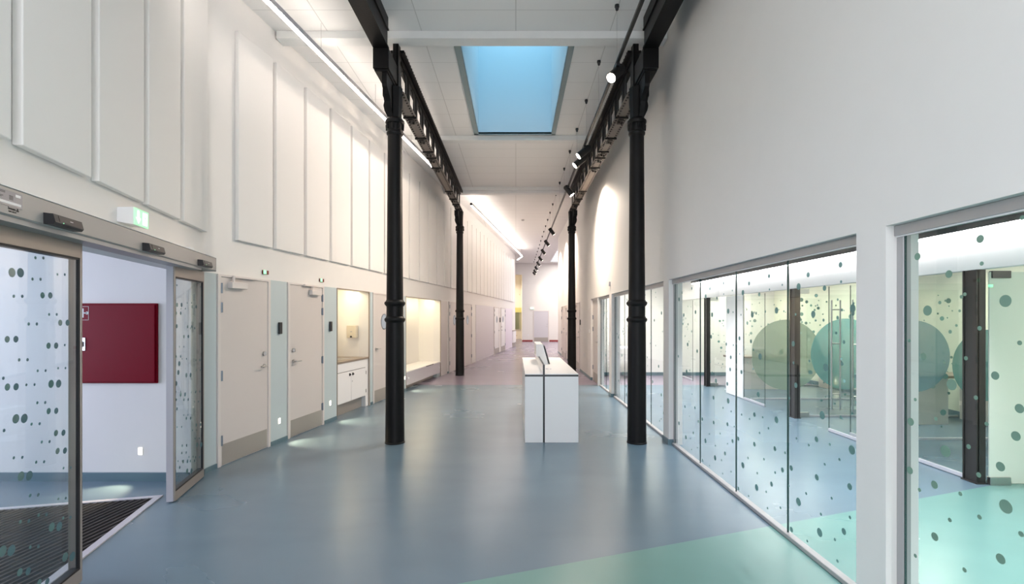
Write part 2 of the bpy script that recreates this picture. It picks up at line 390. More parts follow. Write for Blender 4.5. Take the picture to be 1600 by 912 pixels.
# rounded inner corner to the entrance wall
pts = []
P0, P1, P2 = Vector(ew(5.04)[:2]), Vector((EWX + EWS * YC, YC)), Vector(mw(5.25)[:2])
for k in range(11):
    t = k / 10; pts.append((P0 * (1 - t) ** 2 + P1 * 2 * t * (1 - t) + P2 * t * t))
cr = [(p.x, p.y) for p in pts]
back = [(P2.x - 0.2, P2.y), (P0.x - 0.2, P0.y)]
b.prism(list(reversed(cr + back)), 0, HC)
struct('wall_left', b, 'wall', 'long white left wall')
# end return of the wall, seen from the far hall
# recess linings
def niche(y0, y1):
    q = MB()
    lbox(q, y0 - 0.0, y1, -ND - 0.05, -ND, 0, OPH + 0.12)
    lbox(q, y0 - 0.04, y0, -ND, -0.2, 0, OPH + 0.12); lbox(q, y1, y1 + 0.04, -ND, -0.2, 0, OPH + 0.12)
    lbox(q, y0, y1, -ND, -0.2, OPH + 0.06, OPH + 0.12)
    return q
struct('wall_niche_sink', niche(*N1), 'warm_white', 'white lining of the sink recess')
struct('wall_niche_bench', niche(*N2), 'warm_white', 'white lining of the bench recess')
for i, (y0, y1) in enumerate((N1, N2)):
    q = MB()
    lbox(q, y0 - 0.007, y0 + 0.005, -0.02, 0.010, 0, OPH); lbox(q, y1 - 0.004, y1 + 0.004, -0.012, 0.008, 0, OPH); lbox(q, y0, y1, -0.02, 0.010, OPH - 0.012, OPH + 0.004)
    struct('trim_%d' % (i + 1), q, 'counter', 'thin brown edge trim around the %s recess' % ('sink', 'bench')[i])
# pale blue and lilac laminate facing between the doors
def facing(i, y0, y1, m, label, z1=OPH, z0=0.0):
    q = MB(); lbox(q, y0, y1, 0.0, 0.008, z0, z1); struct('trim_%d' % i, q, m, label)
facing(3, 6.155, 6.50, 'blue_panel', 'pale blue wall facing between the first two grey doors')
facing(4, 7.425, 7.81, 'blue_panel', 'pale blue wall facing between second door and sink recess')
facing(5, 9.045, 9.135, 'blue_panel', 'narrow pale blue strip beside the sink recess')
facing(6, 10.70, 10.84, 'blue_panel', 'narrow pale blue strip before the bench recess')
facing(7, 13.53, 14.15, 'grey_panel', 'grey facing after the bench recess')
facing(8, 17.9, 21.45, 'lilac_panel', 'wide flush lilac-grey facing past the double door')
facing(9, 24.6, 27.0, 'lilac_light', 'pale lilac facing near the far wall end')
q = MB()
for k in range(10): 
    a0, a1 = pts[k], pts[k + 1]
    nrm = Vector((a1.y - a0.y, -(a1.x - a0.x))).normalized() * 0.008
    q.prism([(a0.x, a0.y), (a0.x + nrm.x, a0.y + nrm.y), (a1.x + nrm.x, a1.y + nrm.y), (a1.x, a1.y)], 0, OPH)
struct('trim_10', q, 'blue_panel', 'curved pale blue facing in the corner beside the sliding door')
# blue-grey cove skirting
q = MB()
for y0, y1 in ((6.155, 6.50), (7.425, 7.80), (9.045, 9.135), (10.70, 10.84), (14.15, 14.28)): lbox(q, y0, y1, 0.006, 0.02, 0, 0.052)
for k in range(10):
    a0, a1 = pts[k], pts[k + 1]
    nrm = Vector((a1.y - a0.y, -(a1.x - a0.x))).normalized() * 0.02
    q.prism([(a0.x, a0.y), (a0.x + nrm.x, a0.y + nrm.y), (a1.x + nrm.x, a1.y + nrm.y), (a1.x, a1.y)], 0, 0.052)
struct('baseboard_left', q, 'skirt', 'blue-grey cove skirting of the left wall')

# ------------------------------------------------------------------ entrance wall and lobby behind the sliding doors
b = MB()
lbox(b, 1.2, 5.04, -0.2, 0, 2.07, HC, ew); lbox(b, 4.96, 5.04, -0.2, 0, 0, 2.07, ew); lbox(b, -3.4, 1.2, -0.2, 0, 0, HC, ew)
struct('wall_entrance', b, 'wall', 'white slanted wall over the sliding doors')
b = MB(); b.box(-8.2, -3.205, 4.85, 4.95, 0, 2.07); b.box(-8.2, -3.38, 4.85, 4.95, 2.07, 2.7)
struct('wall_vestibule', b, 'wall', 'white back wall of the entrance lobby')
b = MB(); b.box(-8.2, -8.1, -4, 4.85, 0, 2.7); b.box(-8.2, -1.3, -4.1, -4, 0, 2.7)
struct('wall_vestibule_outer', b, 'wall')
b = MB(); b.prism([(-8.2, -4.1), (-1.05, -4.1), ew(-3.4, -0.2)[:2], ew(5.0, -0.2)[:2], (-3.34, 4.95), (-8.2, 4.95)], 2.6, 2.7)
struct('ceiling_vestibule', b, 'wall')
struct('baseboard_vestibule', MB().box(-8.1, -3.215, 4.83, 4.85, 0, 0.085), 'skirt', 'blue cove skirting of the lobby wall')
# hall front behind the camera
b = MB(); b.box(-1.1, 2.2, -3.7, -3.6, 0, HC)
struct('wall_front', b, 'wall')

# ------------------------------------------------------------------ right wall with glazed openings
OPR = 2.09
OPEN = [(0.2, 2.575), (2.798, 6.228), (6.457, 9.95), (10.2, 12.68)]
b = MB()
b.box(XR, XRB, -3.7, 22.6, OPR, HC)
for y0, y1 in ((-3.7, OPEN[0][0]), (OPEN[0][1], OPEN[1][0]), (OPEN[1][1], OPEN[2][0]), (OPEN[2][1], OPEN[3][0]), (OPEN[3][1], 22.6)):
    b.box(XR, XRB, y0, y1, 0, OPR)
struct('wall_right', b, 'wall', 'white right wall with glazed openings')
q = MB()
for y0, y1 in ((OPEN[0][1], OPEN[1][0]), (OPEN[1][1], OPEN[2][0]), (OPEN[2][1], OPEN[3][0]), (OPEN[3][1], 22.6)):
    q.box(XR - 0.012, XR, y0 - 0.012, y1 + 0.012, 0, 0.07); q.box(XR, XR + 0.06, y0 - 0.012, y0, 0, 0.07); q.box(XR, XR + 0.06, y1, y1 + 0.012, 0, 0.07)
struct('baseboard_right', q, 'skirt', 'blue-grey cove skirting of the right wall')

GX = 2.0                                       # glazing line
def gpt(x, y):                                 # photograph pixel on the glazing plane -> (hall y, height)
    Y = GX * FPX / (x - 806); return Y, CAMH + (HZ - y) / FPX * Y
DOTS1 = [(1313.5,413.4,4.5),(1263,429,4),(1248,447.5,5.2),(1288.5,450,4.2),(1314.5,440,2.3),(1332.6,481.4,6.4),(1270.9,490.6,5.4),(1309,496,3),(1287,500,2.5),(1243.5,491,2.2),(1316,484,2.4),(1277.7,476.4,1.5),(1239.6,536.7,4.3),(1318.8,534,2.9),(1307,520,2.2),(1290.5,573.8,6.1),(1243.7,601.7,4.2),(1240,566.6,2.3),(1265,563.8,2.3),(1316,568,2.8),(1233.7,622,2.2),(1285,648.3,6.4),(1314,651.6,2.8),(1276,686,4.3),(1244.8,684.7,1.9),(1337,587.6,3),(1332,645.5,2.3),(1264,695,2),(1297,694,2.2),(1331.4,702.7,7),(1312,717.5,2.3),(1289,725,2.1),(1276.6,745.5,4.8),(1328,760,5.2),(1236.6,731,4.2),(1233,758.6,1.8),(1260,770.5,2.1),(1300,778,2.2),(1247.9,783.6,6.2),(1283,803,2.4),(1328.5,808,2.6),(1236.9,827,4.2),(1281,831.5,6.6),(1318.8,830,5.1),(1304.8,842.8,2.4),(1261.8,845,2.1),(1308.8,876,2.5),
(1161,457,4.2),(1170.6,442.5,3.2),(1201.8,431,3.3),(1222.5,444.8,1.7),(1202.5,452,1.7),(1186.5,459.8,3.2),(1213.5,484.8,5),(1175.6,491.6,4.4),(1158,491.6,1.5),(1196,486.6,2),(1225,486,1.6),(1173.6,533,3),(1155.6,528.4,3.3),(1187.9,556.8,4.9),(1158.6,581,3.3),(1177.4,546,2),(1156,552.7,1.4),(1151.3,597.8,1.7),(1185,616,4.2),(1179,647.4,3.5),(1159,647.4,1.8),(1192,651.6,1.8),(1171.3,654.3,1.6),(1213.4,655.6,5.2),(1201,668.8,1.9),(1187,676,1.9),(1153.8,685,3.3),(1179,693.8,3.7),(1211,700.6,3.8),(1169,715,1.8),(1194,717,1.9),(1160.9,726.6,4.7),(1183.5,738.8,1.9),(1211.5,738,2.1),(1227,707,2.2),(1222.9,734,3.8),(1205.8,756,3.8),(1182.5,761.3,5),(1197.5,768,1.8),(1154,762.7,2.8),(1199.6,793.5,1.8),(1219.8,793,2),(1170,774.6,1.7),
(1138,486,4),(1120.4,465.4,2.3),(1102.8,462.9,3.4),(1109.4,450.6,2.5),(1130.6,442,2.5),(1144.4,453.8,1.4),(1131,459.4,1.3),(1145.6,487.5,1.4),(1112.8,491.5,3.7),(1110,487.8,1.5),(1142,558,3),(1141,577,3),(1136.6,599.4,3),(1111.4,526,3),(1135,537.4,2.6),(1113,582,1.9),(1118.8,594.5,3.7),(1110,565,1.5),(1138,626,4.2),(1115,621,3),(1130,637,1.6),(1142.6,642.4,1.6),(1097.6,654.3,2.8),(1115.3,659.7,2.8),(1146,539,1.6),(1136.9,662.5,3.1),(1108.5,677.5,1.3),(1125.4,677,1.4),(1102.5,688.4,3.7),(1144.8,688.8,3),(1137,693,1.4),(1118,696,1.5),(1133,708,3),(1117.5,715,4),(1127.5,718.5,1.5),(1098,719,2.5),(1109,727,1.3),(1129.4,739.4,1.3),(1142.5,736.5,1.5),(1147.5,666,1.5),
(1061,467.5,3.1),(1066,457,2.2),(1081,450.4,2.2),(1086.9,487.5,3.1),(1068.5,492,2.8),(1060,556.4,2.2),(1074.6,538,3),(1089.5,548.4,2.8),(1073,580,3),(1070.4,635,2.3),(1086,636.7,2.3),(1091.5,658,2.4),(1081.5,615.5,1.2),(1061,661,2.9),(1083.5,676,2.1),(1072,683,3.1),(1079,685,1),(1080.6,702,1.1),(1090,698.8,1.1),(1077.5,649.8,1)]
DOTS0 = [(1483,428,6),(1571.4,470,9.5),(1421,532,2.6),(1507.9,459.5,3),(1502.7,463.5,3),(1499.8,485.4,2.2),(1494.8,508.3,2.2),(1485,518,3),(1468.8,472.5,2.8),(1449.5,485,8),(1531,512.6,3.6),(1593.7,535.5,3.7),(1555.4,586.6,6.5),(1509.6,559.4,3.3),(1443,556.6,5.5),(1476,566,2.2),(1534.3,411.6,3.3),(1531.9,373,6.3),(1433.8,400.6,5.6),(1597.8,340,3.8),(1430.4,624,2.6),(1423.4,658.6,6),(1422,734.5,5.8),(1462.7,654,3),(1487.4,600.7,8.8),(1525.2,621,3.5),(1593.4,638,7.2),(1542,662,3.3),(1587.7,681,7.4),(1563.6,728.6,7.2),(1513.8,697.5,3.7),(1477.6,704.5,9),(1529.6,741.6,4),(1460.5,757,6.1),(1437,765,3),(1572,791,10.5),(1501,771,3.3),(1484.6,812,3.3),(1531,807.5,3.7),(1461,838,6.3),(1596,834,4.3),(1564,872.7,7.6),(1507.5,890,3.6),(1430.7,868,3)]
random.seed(5)
def rnd_dots(y0, y1, z0, z1, n, rmin=0.008, rmax=0.032):
    out = []
    for _ in range(n * 20):
        if len(out) >= n: break
        r = rmin + (rmax - rmin) * random.random() ** 2.2
        y = random.uniform(y0 + r, y1 - r); z = random.uniform(z0 + r, z1 - r)
        if all((y - a) ** 2 + (z - c_) ** 2 > (r + d + 0.03) ** 2 for a, c_, d in out): out.append((y, z, r))
    return out
# each window is built in its own frame: x runs from its far jamb towards the camera, y into the wall
def glazing(idx, y0, y1, cuts, dots, label, dotm='dot', x_end=None):
    L = y1 - y0
    t = thing('window_%d' % idx, label, None, (XR, y1, 0), R90, kind='structure')
    g = GX - XR
    fr = MB()
    fr.bbox(0, L, g - 0.02, g + 0.04, OPR - 0.055, OPR - 0.001, 0.003)                     # head rail
    fr.box(0, L, g - 0.012, g - 0.006, OPR - 0.062, OPR - 0.05, 1)  # added white line painting the lit top edge of the glass
    fr.bbox(0, L, g - 0.025, g + 0.03, 0.0, 0.03, 0.004)                                 # floor rail
    fr.bbox(0, 0.045, g - 0.005, g + 0.035, 0.03, OPR - 0.055, 0.003); fr.bbox(L - 0.045, L, g - 0.005, g + 0.035, 0.03, OPR - 0.055, 0.003)
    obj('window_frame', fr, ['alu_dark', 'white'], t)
    ed = [0.045] + [y1 - c for c in cuts] + [L - 0.045]
    for k in range(len(ed) - 1):
        a, c = ed[k] + 0.003, ed[k + 1] - 0.003
        d = MB()._add([(a, g, 0.03), (c, g, 0.03), (c, g, OPR - 0.055), (a, g, OPR - 0.055)], [(0, 1, 2, 3)])
        e = MB(); e.box(a - 0.002, a + 0.001, g - 0.001, g + 0.010, 0.03, OPR - 0.055); e.box(c - 0.001, c + 0.002, g - 0.001, g + 0.010, 0.03, OPR - 0.055)
        for (Y, z, r) in dots:
            x = y1 - Y
            if a + r * 0.4 <= x < c - r * 0.2 and 0.03 + r < z < OPR - 0.055 - r: d.disc((x, z), r, g - 0.0016, mi=1)
        pane = obj('glass_pane', d, ['glass', dotm], t)
        obj('glass_edge', e, 'glass_edge', pane)
    return t
def conv(lst): return [(*gpt(x, y), r * gpt(x, y)[0] / FPX) for x, y, r in lst]
near_extra = rnd_dots(0.25, 1.9, 0.1, 2.0, 26, 0.012, 0.03)
glazing(1, *OPEN[0], [1.72, 0.9], conv(DOTS0) + near_extra, 'nearest dotted glass wall on the right, cut by the picture edge', 'dot_green')
glazing(2, *OPEN[1], [5.34, 4.47, 3.62], conv(DOTS1), 'four-pane dotted glass wall just past the nearer right column')
glazing(3, *OPEN[2], [9.05, 8.17, 7.28], rnd_dots(6.5, 9.9, 0.1, 2.0, 110), 'dotted glass wall behind the nearer right column')
glazing(4, OPEN[3][0], 11.62, [10.9], rnd_dots(10.25, 11.6, 0.1, 2.0, 40), 'narrow dotted glass beside the inset grey door')

# ------------------------------------------------------------------ rooms behind the right wall
PX = 4.5
b = MB(); b.box(XRB, 9.0, 13.7, 13.8, 0, 2.62)
struct('wall_room_back', b, 'wall', 'white back wall of the room behind the glass')
b = MB(); b.box(7.2, 7.3, -1.6, 13.7, 0, 2.62)
struct('wall_room_side', b, 'cream', 'cream side wall of the glass cells')
b = MB(); b.box(XRB, 7.3, -1.7, -1.6, 0, 2.62)
struct('wall_room_front', b, 'wall')
b = MB(); b.box(XRB, 7.3, -1.7, 13.8, 2.53, 2.7)
struct('ceiling_room', b, 'beam', 'grey ceiling of the room behind the glass')
b = MB(); b.box(PX - 0.05, PX + 0.05, -1.6, 13.7, 2.075, 2.62)
struct('wall_fascia', b, 'wall', 'white fascia over the inner glass cells')
b = MB(); b.box(XRB + 0.0, 7.2, 13.67, 13.7, 0, 0.09); b.box(7.17, 7.2, -1.6, 13.67, 0, 0.09)
struct('baseboard_room', b, 'skirt', 'blue cove skirting of the inner rooms')
b = MB(); b.box(PX + 0.1, 7.2, 11.66, 11.72, 0, 2.62)
# posts
POSTS = [(4.83, 'black steel post beside the milky glass panel'), (7.93, 'black steel post carrying the glass with the teal circle'), (11.56, 'farthest black steel post behind the dotted glass')]
for y, lab in POSTS:
    t = thing('steel_post', lab, 'post', (PX, y, 0), 0, 'black steel posts of the inner glass cells')
    p = MB(); dy, wx = 0.075, 0.045
    p.box(-wx, wx, -dy, -dy + 0.012, 0.0, 2.075); p.box(-wx, wx, dy - 0.012, dy, 0.0, 2.075); p.box(-0.03, -0.018, -dy, dy, 0, 2.075)
    obj('post_profile', p, 'post', t)
    p = MB(); p.bbox(-wx - 0.01, wx + 0.01, -dy - 0.01, dy + 0.01, 0, 0.012, 0.002); obj('foot_plate', p, 'post', t)
# glass cross walls between the cells: pane with dots and a big circle, floor rail and clamps
def cross_glass(y, x0, x1, circles, nd, label, name='glass_screen', cl=True):
    t = thing(name, label, 'glass screen', (x0, y, 0), 0)
    L = x1 - x0
    d = MB()._add([(0, 0, 0.03), (L, 0, 0.03), (L, 0, 2.06), (0, 0, 2.06)], [(0, 1, 2, 3)])
    for (a, z, r) in rnd_dots(0.03, L - 0.03, 0.15, 2.0, nd, 0.010, 0.045): d.disc((a, z), r, -0.0016, mi=1)
    pn = obj('glass_pane', d, ['glass2', 'dot'], t)
    for (cx, cz, r, m) in circles:
        # keep the circle within the sheet
        n = 64; poly = []
        for k in range(n):
            poly.append((min(max(cx - x0 + r * math.cos(2 * PI * k / n), 0.02), L - 0.02), cz + r * math.sin(2 * PI * k / n)))
        obj('circle_film', MB().extr(poly, 1, -0.0045, -0.0035), m, pn)
    obj('floor_rail', MB().bbox(0, L, -0.015, 0.015, 0.0, 0.03, 0.003), 'alu_light', t)
    if cl:
        for z in (0.0, 2.0):
            obj('clamp', MB().bbox(0.0, 0.19, -0.025, 0.025, z, z + 0.075, 0.003), 'steel', t)
    return t
cross_glass(11.56, PX + 0.06, 7.19, [], 70, 'dotted glass screen at the farthest black post')
cross_glass(9.66, PX + 0.12, 7.19, [(5.31, 0.88, 0.69, 'circle_green')], 60, 'glass screen with a pale green circle behind the middle post', cl=False)
cross_glass(7.98, PX + 0.06, 7.19, [(5.36, 1.02, 0.575, 'circle_teal')], 70, 'glass screen with a big teal circle beside the bar handles')
cross_glass(6.48, 4.95, 7.19, [(5.25, 1.10, 0.47, 'circle_blue'), (6.22, 0.98, 0.47, 'circle_teal')], 40, 'glass screen with a pale blue circle behind the near glass wall', cl=False)
# milky panel at the near post with its pivot hardware
t = thing('milky_glass_panel', 'milky white-green glass door panel beside the nearest black post', 'glass panel', (PX + 0.06, 4.74, 0), 0)
obj('panel', MB().bbox(0, 1.25, -0.006, 0.006, 0.012, 2.05, 0.002), 'frost', t)
obj('bottom_clamp', MB().bbox(0.0, 0.2, -0.02, 0.02, 0.0, 0.075, 0.003), 'steel', t)
obj('top_clamp', MB().bbox(0.02, 0.20, -0.02, 0.02, 1.99, 2.06, 0.003), 'black', t)
obj('lamp', MB().bbox(-0.06, -0.03, -0.075, -0.055, 1.90, 1.925, 0.002), 'led_green', t)
# panes along the inner front
def front_leaf(y0, y1, name, label, cat, m='glass2', x=PX, rail='alu_light', handle=None, dots=24, solid=False):
    t = thing(name, label, cat, (x, y1, 0), R90)
    L = y1 - y0
    if solid: obj('panel', MB().bbox(0, L, -0.012, 0.012, 0.012, 2.06, 0.003), m, t)
    else:
        d = MB()._add([(0, 0, 0.045), (L, 0, 0.045), (L, 0, 2.05), (0, 0, 2.05)], [(0, 1, 2, 3)])
        for (a, z, r) in rnd_dots(0.02, L - 0.02, 0.1, 2.0, dots, 0.010, 0.035): d.disc((a, z), r, -0.0016, mi=1)
        pn = obj('glass_pane', d, [m, 'dot'], t)
        e = MB(); e.box(-0.002, 0.002, -0.005, 0.005, 0.0, 2.05); e.box(L - 0.002, L + 0.002, -0.005, 0.005, 0.0, 2.05); obj('glass_edge', e, 'glass_edge', pn)
        obj('floor_rail', MB().bbox(0, L, -0.014, 0.014, 0.006, 0.045, 0.003), rail, t)
    if handle is not None:
        for sgn in (-1, 1):
            h = MB(); hy = sgn * 0.06
            h.cyl((handle, hy, 0.33), (handle, hy, 1.85), 0.011, n=14)
            for z in (0.55, 1.25, 1.72): h.cyl((handle, hy, z), (handle, 0, z), 0.008, n=10)
            obj('bar_handle', h, 'steel', t)
    return t
front_leaf(9.72, 10.5, 'white_panel', 'solid white panel standing beyond the middle black post', 'panel', 'white', solid=True)
front_leaf(8.88, 9.70, 'glass_door', 'frameless glass door next to the solid white panel', 'glass door', dots=14)
front_leaf(5.95, 6.97, 'glass_door', 'frameless glass door with long bar handle, outer of the pair', 'glass door', handle=0.15, x=PX - 0.06, dots=20)
front_leaf(5.72, 6.72, 'glass_door', 'frameless glass door with long bar handle, inner of the pair', 'glass door', handle=0.13, x=PX + 0.075, dots=20)
front_leaf(12.5, 13.6, 'glass_door', 'farthest frameless glass door behind the glass wall', 'glass door', dots=24)
for x0, x1, y0, lab in ((5.55, 7.1, 7.35, 'beige-topped grey counter in the cell behind the pale blue circle'), (4.85, 7.1, 11.0, 'beige-topped grey counter at the back of the pale green circle cell')):
    t = thing('work_counter', lab, 'counter', (x0, y0, 0), 0)
    obj('worktop', MB().bbox(0, x1 - x0, 0, 0.5, 0.70, 0.74, 0.003), 'counter', t)
    obj('front_panel', MB().bbox(0.02, (x1 - x0) * 0.62, 0.05, 0.07, 0.0, 0.70, 0.002), 'grey_panel', t)
    obj('end_panel', MB().bbox(x1 - x0 - 0.03, x1 - x0 - 0.005, 0.03, 0.48, 0.0, 0.70, 0.002), 'grey_panel', t)
front_leaf(4.93, 5.7, 'glass_door', 'frameless glass leaf hinged at the nearest black post', 'glass door', dots=0)

# ------------------------------------------------------------------ far end of the hall
FY = 33.0
b = MB(); b.box(0.42, 9, FY, FY + 0.2, 0, HC); b.box(-4.5, 0.42, FY, FY + 0.2, 4.5, HC); b.box(-4.5, -2.6, FY, FY + 0.2, 0, 4.5)
struct('wall_far', b, 'wall', 'white wall closing the far end')
b = MB(); b.box(XRB - 0.1, 9.0, 22.5, 22.6, 0, HC); b.box(9.0, 9.1, 22.5, 33.2, 0, HC); b.box(-4.6, -4.5, 28.0, 33.0, 0, HC)
struct('wall_far_side', b, 'wall')
b = MB(); b.prism([mw(28.2)[:2], mw(28.2, -0.2)[:2], (-4.5, 28.1), (-4.5, 28.2)], 0, HC)
struct('wall_left_return', b, 'wall')
b = MB(); b.box(0.42, 1.13, FY - 0.015, FY, 0, 0.11); b.box(2.25, 9, FY - 0.015, FY, 0, 0.11)
struct('baseboard_far', b, 'redline', 'red skirting at the far wall')
b = MB(); b.box(-4, 3, 37.0, 37.1, 0, HC); b.box(0.42, 0.52, FY + 0.2, 37.0, 0, HC); b.box(-4.1, -4, FY + 0.2, 37.0, 0, HC)
struct('wall_plywood', b, 'ply', 'yellow plywood wall of the room beyond')
b = MB(); b.box(-1.5, 0.42, 36.93, 37.0, 0.75, 2.0)
struct('window_plywood', b, mat('dark_window_pane', srgb(190, 184, 150), 0.2), 'window in the yellow plywood room')
b = MB()
for k in range(6): b.box(-0.05 + k * 0.09 - 0.2, -0.01 + k * 0.09 - 0.2, 36.88, 36.93, 0.75, 2.0)
struct('trim_11', b, mat('dark_green_slat', srgb(120, 130, 90), 0.5))
b = MB(); b.box(-2.6, 0.42, 36.85, 36.95, 2.0, 2.35)
struct('trim_12', b, mat('yellow_green_lintel', srgb(215, 208, 130), 0.5))

# ------------------------------------------------------------------ LED cove strip lights
def strip(name, label, a, c, z, wires=4, m='led', tail=None, hm='alu_light', w_=0.055, um='led_up'):
    a, c = Vector(a), Vector(c); L = (c - a).length; rz = math.atan2(c.y - a.y, c.x - a.x)
    t = thing(name, label, 'linear light', (a.x, a.y, z), rz, 'linear LED lights')
    h = MB(); h.bbox(0, L, -w_ / 2, w_ / 2, 0.0, 0.06, 0.004)
    obj('housing', h, hm, t)
    d = MB(); d.box(0.012, L - 0.012, -w_ / 2 + 0.004, w_ / 2 - 0.004, -0.012, 0.0)
    obj('diffuser', d, m, t)
    obj('upper_diffuser', MB().box(0.012, L - 0.012, -w_ / 2 + 0.012, w_ / 2 - 0.012, 0.06, 0.064), um, t) if um else None
    obj('end_cap', MB().bbox(-0.012, 0.0, -w_ / 2 - 0.002, w_ / 2 + 0.002, -0.012, 0.062, 0.003), 'blackmetal', t)
    for k in range(wires):
        x = 0.3 + (L - 0.6) * k / max(1, wires - 1)
        obj('suspension_wire', MB().cyl((x, 0, 0.06), (x, 0, HC - z - 0.003), 0.0025, n=6), 'steel', t)
    return t
SZ = 4.86
def sp(y): return (-3.25 + MWS * y, y)
strip('linear_light', 'long bright linear light hung along the nearer left wall', sp(4.2), sp(11.15), SZ, 5)
strip('linear_light', 'bright linear light hung past the farther left column', sp(14.2), sp(26.0), SZ, 6, um='led_up_far')
strip('linear_light', 'short linear light turning at the far end of the left wall', (sp(26.0)[0] + 0.01, 26.03), (sp(26.0)[0] - 0.25, 27.7), SZ, 2, um=None)
# linear light over the inner cells
t = thing('linear_light', 'long cool linear light along the white fascia behind the glass', 'linear light', (4.385, 12.2, 2.455), R90)
obj('housing', MB().bbox(0, 12.2, -0.04, 0.04, 0.0, 0.06, 0.004), mat('dark_lamp_housing', srgb(70, 66, 66), 0.6), t)
obj('diffuser', MB().box(0.01, 12.19, -0.032, 0.032, -0.015, 0.0), 'led_right', t)
for k in range(5): obj('bracket', MB().box(0.4 + k * 2.8, 0.44 + k * 2.8, -0.01, 0.01, 0.055, 0.075), 'alu_dark', t)
for k, (y, lab) in enumerate(((3.2, 'added fill lamp in the nearest glass cell'), (7.2, 'added fill lamp in the cell with the bar handles'), (10.6, 'added fill lamp in the cell behind the middle post'), (12.7, 'added fill lamp in the farthest cell'))):  # lamps added to brighten the cells, mostly hidden
    t = thing('fill_lamp', lab, 'ceiling lamp', (5.9, y, 2.465), 0, 'added fill lamps of the glass cells')
    obj('tray', MB().bbox(-0.6, 0.6, -0.3, 0.3, 0.0, 0.06, 0.004), 'white_plastic', t)
    obj('diffuser', MB().box(-0.57, 0.57, -0.27, 0.27, -0.008, 0.0), 'cell_fill', t)
t = thing('fill_lamp', 'added unseen fill lamp before the back wall of the glazed room', 'ceiling lamp', (3.1, 12.6, 2.465), 0, 'added fill lamps of the glass cells')  # added out of sight to brighten the back wall
obj('tray', MB().bbox(-0.6, 0.6, -0.3, 0.3, 0.0, 0.06, 0.004), 'white_plastic', t); obj('diffuser', MB().box(-0.57, 0.57, -0.27, 0.27, -0.008, 0.0), 'cell_fill', t)
for k in range(6):  # unseen lamps added to brighten the floor behind the glass
    y = 1.2 + 2.15 * k
    t = thing('fill_downlight', 'added unseen fill lamp behind the glass wall, %s from the camera end' % ORD[k], 'fill_downlight', (2.85, y, 2.53), 0, 'added fill lamps behind the glass walls')
    obj('trim_ring', MB().lathe([(0.05, -0.006), (0.075, -0.006), (0.08, 0.0)], n=28), 'white_plastic', t)
    obj('lens', MB().cyl((0, 0, -0.009), (0, 0, -0.006), 0.045, n=24), 'spot_lens', t)
    l = bpy.data.lights.new('down_beam', 'SPOT'); l.energy = K['down']; l.color = (0.97, 0.93, 1.0); l.spot_size = math.radians(112); l.spot_blend = 0.8; l.shadow_soft_size = 0.05
    lo = bpy.data.objects.new('down_beam', l); COL.objects.link(lo); lo.parent = t; lo.location = (0, 0, -0.03); lo.rotation_euler = (0, math.radians(-14), 0)
# recess lights
for nm, (y0, y1), lab in (('niche_light', N1, 'warm light tube in the sink recess head'), ('niche_light', N2, 'warm light tube in the bench recess head')):
    L = (y1 - y0) * MWN
    t = thing(nm, lab, 'niche light', mw(y0, -0.30, OPH + 0.03), MWR, 'niche lights')
    obj('diffuser', MB().box(0.05, L - 0.05, -0.05, 0.05, -0.008, 0.02), 'led_warm', t)
    obj('housing', MB().box(0.04, L - 0.04, -0.06, 0.06, 0.02, 0.03), 'white_plastic', t)

# ------------------------------------------------------------------ cast-iron columns, girders, beams
COLX = 1.56; CY = [6.34, 13.7]
def column_mesh():
    shaft = MB().lathe([(0.128, 0.0), (0.128, 0.012), (0.121, 0.02), (0.119, 0.30), (0.114, 1.45), (0.112, 1.55)])
    ring = lambda z: [(0.111, z - 0.040), (0.118, z - 0.03), (0.128, z - 0.018), (0.133, z), (0.128, z + 0.016), (0.116, z + 0.024), (0.112, z + 0.036), (0.107, z + 0.042)]
    up = MB().lathe([(0.107, 1.55), (0.106, 1.85), (0.101, 2.4), (0.094, 3.4), (0.090, 3.97)])
    return shaft, ring, up
def make_column(label, loc):
    t = thing('iron_column', label, 'column', loc, 0, 'black cast-iron columns')
    shaft, ring, up = column_mesh()
    obj('lower_shaft', shaft, 'iron', t, smooth=True); obj('upper_shaft', up, 'iron', t, smooth=True)
    for z in (1.585, 1.795): obj('ring', MB().lathe(ring(z)), 'iron', t, smooth=True)
    neck = MB().lathe([(0.092, 3.95), (0.104, 3.965), (0.106, 3.985), (0.094, 4.0), (0.098, 4.02), (0.100, 4.09), (0.116, 4.10), (0.122, 4.12), (0.120, 4.14), (0.104, 4.155), (0.096, 4.17)])
    for k in range(8):
        a = 2 * PI * k / 8; neck.cyl((0.1 * math.cos(a), 0.1 * math.sin(a), 4.02), (0.104 * math.cos(a), 0.104 * math.sin(a), 4.09), 0.018, n=8)
    obj('neck_band', neck, 'iron', t, smooth=True)
    head = MB().lathe([(0.088, 4.15), (0.088, 4.30), (0.092, 4.42), (0.10, 4.56)], n=8)
    obj('head', head, 'iron', t)
    side = -1 if loc[0] < 0 else 1
    # scroll brackets: three curved fins, the long one runs out under the near beam end
    def fin(reach, h=0.40, th=0.06):
        f = []
        k_ = reach / 0.36; prof = [(0.08, 4.17), (0.10, 4.21), (0.12 + 0.02 * k_, 4.27), (0.14 + 0.05 * (k_ - 0.4), 4.33), (max(0.13, 0.24 * k_), 4.385), (max(0.135, 0.31 * k_), 4.41), (reach - 0.012, 4.43), (reach, 4.46), (reach, 4.60), (0.08, 4.60)]
        return MB().extr([(x, z) for x, z in prof], 1, -th / 2, th / 2)
    for ang, reach in ((-PI / 2, 0.36), (PI / 2, 0.30), (PI if side < 0 else 0, 0.15)):
        mtx = Matrix.Rotation(ang, 4, 'Z')
        if ang == -PI / 2: mtx = Matrix.Translation((side * 0.04, 0, 0)) @ mtx
        obj('scroll_bracket', MB().merge(fin(reach), mtx), 'iron', t)
    return t
make_column('nearer left black cast-iron column with two rings', (-COLX, CY[0], 0))
